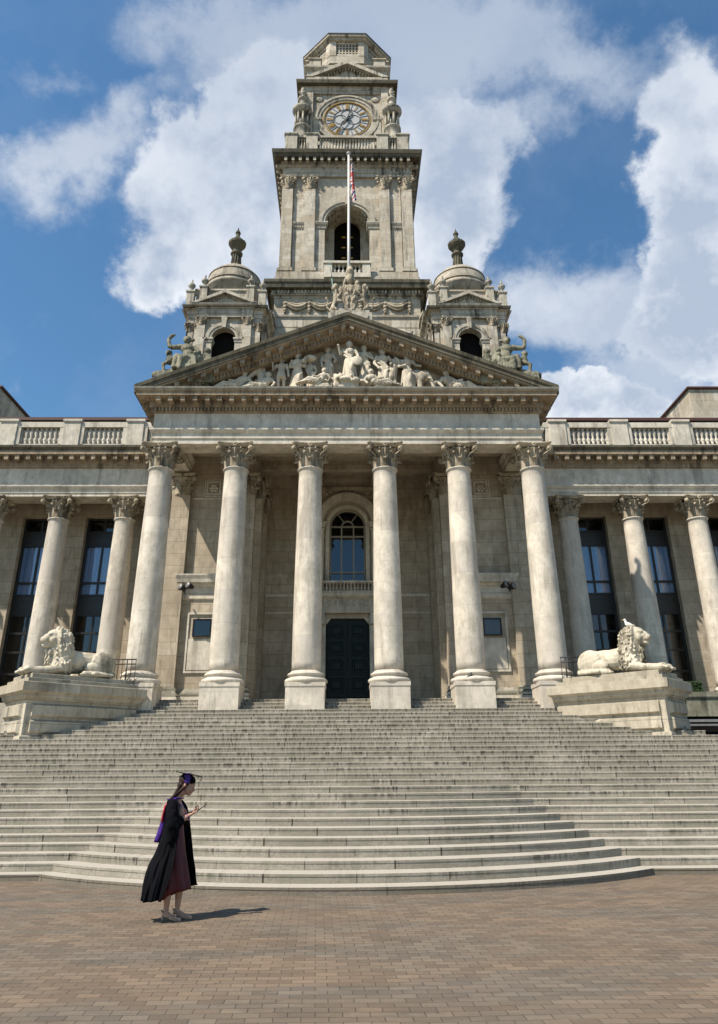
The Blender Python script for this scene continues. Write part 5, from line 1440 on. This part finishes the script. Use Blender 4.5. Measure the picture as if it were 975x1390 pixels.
# head tipped down towards the phone
Hc = Vector((.155, 0, 1.535)); tl = R(24); rot = (0, tl, 0)
Rm = Euler(rot).to_matrix()
def hp_(x, y, z): return Hc + Rm @ Vector((x, y, z))
S.ell(hp_(-.015, 0, .03), (.098, .075, .088), rot); S.ell(hp_(.035, 0, -.035), (.062, .060, .075), rot); S.ell(hp_(.06, 0, -.085), (.034, .036, .026), rot)
S.ell(hp_(.075, 0, .035), (.025, .05, .03), rot)
S.chain([(hp_(.090, 0, .018), .009), (hp_(.112, 0, -.022), .012), (hp_(.10, 0, -.03), .012)], 8)
S.ell(hp_(.093, 0, -.052), (.012, .022, .007), rot); S.ell(hp_(.090, 0, -.064), (.012, .020, .007), rot)
for s_ in (-1, 1):
    S.ell(hp_(.06, s_*.038, -.025), (.028, .022, .022), rot); S.ell(hp_(.079, s_*.030, .008), (.012, .015, .008), rot); S.ell(hp_(-.01, s_*.075, -.005), (.018, .010, .028), rot)
body = sculpt('person', S, M['skin'], None, loc=P0, voxel=.006, smooth=2)
tag(body, 'graduate in black gown, purple hood and mortarboard looking down at her phone', 'person')
person = body
# dress
def loft(mb, secs, closed=True):
    n = len(secs[0]); b = len(mb.v)
    for s_ in secs: mb.v += [tuple(p) for p in s_]
    for k in range(len(secs)-1):
        for i in range(n if closed else n-1):
            j = (i+1) % n; mb.f.append((b+k*n+i, b+k*n+j, b+(k+1)*n+j, b+(k+1)*n+i)); mb.sm.append(True); mb.mi.append(mb.cur)
def solid(mb, name, mat, parent, loc, th=.008, off=0):
    o = part(name, mb, mat, parent, loc, fix=False)
    m = o.modifiers.new('s', 'SOLIDIFY'); m.thickness = th; m.offset = off
    return o
dm = MB(); secs = []; N = 48
table = [(1.36, -.07, .06, .09), (1.30, -.10, .085, .16), (1.22, -.115, .13, .15), (1.10, -.10, .105, .125), (1.0, -.115, .11, .135), (.88, -.145, .125, .165), (.74, -.15, .14, .17), (.58, -.165, .16, .165), (.45, -.17, .175, .165), (.36, -.18, .185, .16), (.29, -.185, .19, .155)]
for k, (z, xb, xf, w) in enumerate(table):
    amp = .0 if z > .95 else (.95-z)*.035; s_ = []
    for i in range(N):
        a_ = 2*PI*i/N; rr = 1+amp/.15*math.sin(a_*7+z*4)*.8
        zz = z
        if k == len(table)-1: zz = z-.045*math.cos(a_+.3)*-1 - .05*(math.cos(a_) < 0)*abs(math.cos(a_))
        s_.append(((xb+xf)/2+(xf-xb)/2*math.cos(a_)*rr, w*math.sin(a_)*rr, zz))
    secs.append(s_)
loft(dm, secs); solid(dm, 'dress', M['dress'], person, P0, .006)
# gown: open at the front, blown back at the hem
gm = MB(); secs = []; N = 56
gt = [ # z, back x, near front x, far front x, half width
 (1.375, -.045, .05, .05, .085), (1.345, -.075, .075, .075, .15), (1.29, -.105, .105, .115, .205), (1.20, -.125, .11, .135, .232), (1.08, -.15, .11, .155, .235), (.95, -.185, .095, .175, .225), (.82, -.235, .075, .19, .22),
 (.72, -.275, .06, .205, .225), (.64, -.345, .045, .215, .24), (.54, -.385, .02, .23, .255), (.42, -.415, -.02, .24, .27), (.33, -.43, -.07, .245, .28), (.26, -.44, -.10, .25, .285)]
for k, (z, xb, xn, xf, w) in enumerate(gt):
    s_ = []; lo = max(0, (1.0-z))
    for i in range(N+1):
        t = i/N                      # 0 near front edge ... .5 back ... 1 far front edge
        if t < .5:
            u = t/.5; a_ = u*PI/2*1.0
            cx = xn+(xb-xn)*(1-math.cos(a_)) if False else None
            x = xb+(xn-xb)*math.cos(u*PI/2)**.8 if u < 1 else xb
            y = -w*math.cos(u*PI/2)**.35 if u < 1 else 0
            y = -w*(1-u**3.2)
            x = xn+(xb-xn)*(u**.9)
        else:
            u = (1-t)/.5; y = w*(1-u**3.2); x = xf+(xb-xf)*(u**.9)
        fold = lo*(.034*math.sin(t*PI*13+z*3.2+1.3*math.sin(t*9+z*6))+.02*math.sin(t*PI*27-z*7))
        ny = -1 if t < .5 else 1
        y += ny*fold*(1-abs(2*t-1)*0); x += -.6*lo*.03*math.sin(t*PI*17+1.1)*math.sin(t*PI)
        zz = z
        if z < .45: zz = z-(.45-z)*(.25*math.sin(t*PI)) + (.10*max(0, t-.55)/.45 if z < .3 else 0)
        s_.append((x+.012*lo*math.sin(z*23+t*14), y, zz))
    secs.append(s_)
loft(gm, secs, False)
gown = solid(gm, 'gown', M['gown'], person, P0, .010)
ms = gown.modifiers.new('sub', 'SUBSURF'); ms.levels = 1; ms.render_levels = 2
S = MB()
for s_ in (-1, 1):
    S.chain([((-.0, s_*.175, 1.31), .075), ((.015, s_*.215, 1.2), .082), ((.035, s_*.225, 1.07), .085), ((.045, s_*.215, .98), .06)])
    S.chain([((.045, s_*.215, 1.07), .075), ((.10, s_*.165, 1.115), .062)])
    S.chain([((-.02, s_*.20, 1.15), .06), ((-.01, s_*.22, .90), .04)])
    for k_ in range(4): S.cap((.0+.03*k_, s_*.27, 1.22-.05*k_), (.06+.01*k_, s_*.25, 1.02-.02*k_), .016)
sculpt('sleeve', S, M['gown'], person, P0, voxel=.009, smooth=3, disp=.02, dscale=.06)
# hood hanging down the back
hm = MB(); secs = []
for k, (z, x, w) in enumerate([(1.375, .05, .08), (1.385, .0, .10), (1.35, -.075, .13), (1.27, -.122, .11), (1.18, -.146, .085), (1.08, -.172, .065), (.98, -.205, .05), (.90, -.24, .035), (.865, -.25, .01)]):
    secs.append([(x+.035*abs(t)**1.5*1.2-.012*math.cos(t*9), t*w, z-.0*abs(t)) for t in [q_/8-1 for q_ in range(17)]])
loft(hm, secs, False); hd_ = solid(hm, 'hood', M['hood_purple'], person, P0, .014)
hm = MB(); secs = []
for (z, x, w) in [(1.345, -.08, .145), (1.29, -.118, .16), (1.22, -.138, .15), (1.15, -.158, .12), (1.10, -.168, .075)]:
    secs.append([(x+.03*abs(t)**1.5*1.2-.01*math.cos(t*7), t*w, z) for t in [q_/6-1 for q_ in range(13)]])
loft(hm, secs, False); solid(hm, 'hood_lining', M['hood_red'], person, P0, .02)
hm = MB()
for s_ in (-1, 1): hm.tube([(-.07, s_*.13, 1.37), (.0, s_*.135, 1.375), (.06, s_*.10, 1.34), (.10, s_*.06, 1.27), (.125, s_*.02, 1.18)], .008)
part('hood_band', hm, M['hood_purple'], person, P0)
# hair
S = MB(); q = random.Random(9)
S.ell(hp_(-.035, 0, .045), (.095, .085, .082), rot); S.ell(hp_(-.06, 0, -.02), (.06, .078, .08), rot)
for i in range(46):
    y_ = q.uniform(-.078, .078); x_ = q.uniform(-.08, .0)
    a0 = hp_(x_, y_, -.02); a1 = Vector((.02+q.uniform(-.03, .02), y_*1.0, 1.42)); a2 = Vector((-.06+q.uniform(-.02, .015), y_*.95, 1.36)); a3 = Vector((-.105+q.uniform(-.02, .01), y_*.8, 1.27+q.uniform(-.04, .03)))
    S.chain([(a0, .014), (a1, .013), (a2, .012), (a3, .006)], 6)
for s_ in (-1, 1): S.chain([(hp_(.02, s_*.066, .03), .016), (hp_(-.005, s_*.074, -.03), .015), (hp_(-.04, s_*.07, -.09), .014)], 8)
sculpt('hair', S, M['hair'], person, P0, voxel=.006, smooth=1)
# mortarboard
S = MB(); S.ell(hp_(-.015, 0, .075), (.104, .090, .068), rot, n=20, m=10)
cap_ = part('mortarboard', S, M['gown'], person, P0)
S = MB(); b4 = [(-.16, -.01), (.0, -.17), (.17, .01), (.01, .17)]
Mb = Matrix.Translation(Hc) @ Matrix.Rotation(R(11), 4, 'Y') @ Matrix.Translation((-.0, 0, .135))
S.prism([(-.165, -.03), (-.03, -.165), (.165, .03), (.03, .165)], 0, .007, 'Z', Mb)
S.ell(tuple(Mb @ Vector((0, 0, .01))), (.012, .012, .006)); S.cyl(Mb @ Vector((.16, .03, .004)), Mb @ Vector((.165, .03, -.06)), .005, n=6)
part('board', S, M['gown'], cap_, P0)
S = MB(); S.prism([(-.035, -.02), (.035, -.02), (.028, .085), (-.028, .085)], -.006, .006, 'Y', Matrix.Translation(hp_(.0, -.086, .055)) @ Matrix.Rotation(tl*.3, 4, 'Y') @ Matrix.Rotation(R(-6), 4, 'X'))
S.ell(tuple(Mb @ Vector((-.02, 0, .008))), (.06, .05, .006)); S.ell(hp_(-.02, -.07, .10), (.05, .018, .03), rot)
part('purple_ribbon', S, M['hood_purple'], cap_, P0)
S = MB(); S.lathe(0, 0, [(.031, -.012), (.036, 0), (.031, .012)], 12, M=Matrix.Translation((.185, -.092, 1.165)) @ Matrix.Rotation(R(55), 4, 'Y')); part('wrist_band', S, M['hood_purple'], person, P0)
# shoes
for s_, xo in ((-1, -.075), (1, .035)):
    S = MB(); y = s_*.068 if s_ < 0 else .07
    S.chain([((xo-.045, y, .078), .022), ((xo+.03, y, .045), .024), ((xo+.10, y, .018), .028), ((xo+.15, y, .013), .024)])
    S.cyl((xo-.055, y, .07), (xo-.06, y, .0), .012, .006, 8)
    for (xa, za, rr) in ((xo-.02, .115, .036), (xo+.11, .035, .034)):
        S.tube([(xa, y+rr*math.cos(t), za+rr*.7*math.sin(t)) for t in [k_*PI/6-.3 for k_ in range(8)]], .007, 6)
    S.tube([(xo-.05, y-.03, .10), (xo-.07, y, .115), (xo-.05, y+.03, .10)], .008, 6)
    part('shoe', S, M['shoe'], person, P0)
S = MB(); Mx = Matrix.Translation((P0[0]+.355, P0[1]-.045, P0[2]+1.262)) @ Matrix.Rotation(R(-33), 4, 'Y')
S.stack(rect(-.072, .072, -.036, .036), [(-.003, -.005), (0, -.003), (0, .003), (-.003, .005)], M=Mx)
tag(part('mobile_phone', S, M['phone'], None), 'dark mobile phone held by the graduate', 'phone')

# she leans back very slightly
for o in [person] + list(person.children_recursive) + [bpy.data.objects['mobile_phone']]:
    for v in o.data.vertices: v.co.x -= .082*v.co.z + (.03 if o.name == 'mobile_phone' else 0)
    if o.name == 'gown':
        for v in o.data.vertices: v.co.x *= .93
person.location.x -= .03
# ------------------------------------------------------------------ camera
p_, ps, ro = R(22.3), R(1.03), R(.42)
Fv = Vector((math.sin(ps)*math.cos(p_), math.cos(ps)*math.cos(p_), math.sin(p_)))
rv = Vector((math.cos(ps), -math.sin(ps), 0)); uv = rv.cross(Fv)
Rv = math.cos(ro)*rv - math.sin(ro)*uv; Uv = math.sin(ro)*rv + math.cos(ro)*uv
cam = bpy.data.cameras.new('camera'); co = bpy.data.objects.new('camera', cam); COL.objects.link(co)
mw = Matrix((( Rv.x, Uv.x, -Fv.x, -.02), (Rv.y, Uv.y, -Fv.y, 0), (Rv.z, Uv.z, -Fv.z, 1.68), (0, 0, 0, 1)))
co.matrix_world = mw
cam.sensor_fit = 'AUTO'; cam.sensor_width = 36; cam.lens = 976/1390*36; cam.shift_y = -45/1390; cam.clip_end = 3000; cam.clip_start = .05
scene.camera = co

# ------------------------------------------------------------------ light and sky
sd = Vector((1, .74, -1.78)).normalized()
sun = bpy.data.lights.new('sun', 'SUN'); sun.energy = 5.0; sun.angle = R(.53); sun.color = (1, .905, .80)
so = bpy.data.objects.new('sun', sun); COL.objects.link(so); so.rotation_euler = sd.to_track_quat('-Z', 'Y').to_euler()
world = bpy.data.worlds.new('World'); scene.world = world; world.use_nodes = True
nt = world.node_tree; nt.nodes.clear()
class W_(NT):
    def __init__(s): s.t = nt; s.n = nt.nodes
ws = W_()
out = ws.N('ShaderNodeOutputWorld'); bg = ws.N('ShaderNodeBackground'); ws.L(bg.outputs[0], out.inputs[0])
STR = .09
bg.inputs[1].default_value = STR
sky = ws.N('ShaderNodeTexSky', sky_type='NISHITA'); sky.sun_disc = False; sky.sun_elevation = R(55.0); sky.sun_rotation = math.atan2(-1, -.74); sky.air_density = 1.1; sky.dust_density = .6; sky.ozone_density = 2.0
tcn = ws.N('ShaderNodeTexCoord'); dirn = tcn.outputs['Generated']
def cdir(px, py):
    v = Fv + Rv*((px-487.5)/976) + Uv*((650-py)/976); return v.normalized()
wob = ws.noise(dirn, 5.5, 8, .62, out=1)
sub_ = ws.N('ShaderNodeVectorMath', operation='SUBTRACT'); ws.L(wob, sub_.inputs[0]); sub_.inputs[1].default_value = (.5, .5, .5)
sc_ = ws.N('ShaderNodeVectorMath', operation='SCALE'); ws.L(sub_.outputs[0], sc_.inputs[0]); sc_.inputs['Scale'].default_value = .20
add_ = ws.N('ShaderNodeVectorMath', operation='ADD'); ws.L(dirn, add_.inputs[0]); ws.L(sc_.outputs[0], add_.inputs[1])
wd = add_.outputs[0]
# cloud banks: direction they stand in, angular half size, weight
BL = [(295, 255, 125, 105, 0, 1.0), (240, 335, 95, 62, -20, 1.0), (350, 125, 85, 85, 10, .95), (600, 245, 95, 120, 0, 1.0), (610, 330, 65, 85, 0, .95), (430, 300, 150, 140, 0, 1.0),
      (940, 260, 72, 180, -12, 1.0), (955, 410, 85, 100, 0, 1.0), (810, 548, 80, 40, 0, 1.1), (1150, 300, 160, 200, 0, .9), (1200, 640, 200, 60, 0, .9)]
WL_ = [(470, 50, 190, 95, 0, 1.3), (570, 60, 110, 70, 0, 1.1), (560, 110, 90, 80, 0, .8), (640, 180, 50, 60, 0, .8), (80, 200, 120, 55, -20, .8), (160, 140, 80, 35, -30, .55), (20, 215, 60, 50, 0, .7), (45, 85, 50, 25, 0, .35), (790, 405, 95, 52, 0, .9), (730, 400, 60, 42, 0, .75), (775, 85, 120, 50, 10, .7), (700, 60, 90, 70, 0, .7), (720, 150, 60, 50, 0, .5), (290, 25, 110, 45, 0, .6), (600, 170, 70, 60, 0, .8), (930, 100, 70, 60, 0, .7), (885, 500, 80, 70, 0, .7),
      (500, -200, 300, 120, 0, .8), (-200, 700, 260, 60, 0, .8)]
def bank(L_, vec, k_):
    dens = None
    for (px, py, rx, ry, ro_, wt) in L_:
        c_ = cdir(px, py); th2 = 1/(1+((px-487.5)/976)**2+((650-py)/976)**2)
        ax = rx/976*math.sqrt(th2)*1.02; ay = ry/976*th2*1.05
        tx_ = (Rv - c_*Rv.dot(c_)).normalized(); ty_ = c_.cross(tx_)
        a_ = R(ro_); t1_ = tx_*math.cos(a_)+ty_*math.sin(a_); t2_ = c_.cross(t1_)
        mp = ws.N('ShaderNodeMapping', vector_type='TEXTURE'); ws.L(vec, mp.inputs['Vector'])
        mp.inputs['Location'].default_value = c_
        mt = Matrix((t1_, t2_, c_)).transposed()
        mp.inputs['Rotation'].default_value = mt.to_euler(); mp.inputs['Scale'].default_value = (ax*k_, ay*k_, .6)
        ln = ws.N('ShaderNodeVectorMath', operation='LENGTH'); ws.L(mp.outputs[0], ln.inputs[0])
        d_ = ws.math('MULTIPLY', ws.math('SUBTRACT', 1.0, ln.outputs['Value']), wt)
        dens = d_ if dens is None else ws.math('SMOOTH_MAX', dens, d_, .12)
    return dens
gen = ws.noise(dirn, 3.0, 7, .6)          # scattered cloud over the rest of the sky
behind = ws.math('SUBTRACT', 0, ws.sep(dirn)[1])
fb_ = ws.noise(dirn, 9, 10, .60); fc_ = ws.noise(dirn, 24, 6, .55)
puff = ws.math('ADD', ws.math('MULTIPLY', ws.math('SUBTRACT', fb_, .5), .62), ws.math('MULTIPLY', ws.math('SUBTRACT', fc_, .5), .22))
d1 = ws.math('MAXIMUM', bank(BL, wd, 1.35), ws.math('MULTIPLY', ws.math('SUBTRACT', gen, .58), ws.rng(behind, -.1, .3, 0, 3)))
d1 = ws.math('ADD', d1, puff)
a1 = ws.N('ShaderNodeMapRange', interpolation_type='SMOOTHSTEP'); ws.L(d1, a1.inputs[0]); a1.inputs[1].default_value = .07; a1.inputs[2].default_value = .33
wsp = ws.noise(dirn, 6, 9, .66)
d2 = ws.math('ADD', bank(WL_, wd, 1.45), ws.math('MULTIPLY', ws.math('SUBTRACT', wsp, .5), 1.5))
a2 = ws.N('ShaderNodeMapRange', interpolation_type='SMOOTHSTEP'); ws.L(d2, a2.inputs[0]); a2.inputs[1].default_value = .0; a2.inputs[2].default_value = .62
soft = ws.math('MULTIPLY', a2.outputs[0], .9)
veil = ws.rng(wsp, .45, .8, 0, .16)
al = ws.math('MULTIPLY', ws.math('MAXIMUM', a1.outputs[0], ws.math('MAXIMUM', soft, veil)), .97)
sh1 = ws.noise(dirn, 6.5, 8, .6)
zc_ = ws.sep(dirn)[2]
body_ = ws.rng(d1, .22, .75, 0, .55)
lit = ws.math('SUBTRACT', ws.math('MULTIPLY', ws.math('MAXIMUM', a1.outputs[0], ws.math('MULTIPLY', a2.outputs[0], .45)), ws.rng(sh1, .40, .57, .35, 1.15)), body_, clamp=True)
cb = ws.mix(lit, C(.32/STR, .375/STR, .465/STR), C(.66/STR, .68/STR, .71/STR))
hi = ws.rng(zc_, .55, .85)
cb = ws.mix(ws.math('MULTIPLY', hi, .75), cb, C(.25/STR, .31/STR, .41/STR))
hsv = ws.N('ShaderNodeHueSaturation'); hsv.inputs['Saturation'].default_value = 1.12; hsv.inputs['Value'].default_value = 1.0; ws.L(ws.mix(1.0, sky.outputs[0], C(.93, 1.08, 1.10), 'MULTIPLY'), hsv.inputs['Color'])
fin = ws.mix(al, hsv.outputs[0], cb)
ws.L(fin, bg.inputs[0])

scene.view_settings.view_transform = 'Standard'; scene.view_settings.look = 'None'; scene.view_settings.exposure = .6; scene.view_settings.gamma = 1
scene.render.engine = 'CYCLES'
scene.cycles.max_bounces = 6; scene.cycles.diffuse_bounces = 3; scene.cycles.transparent_max_bounces = 8
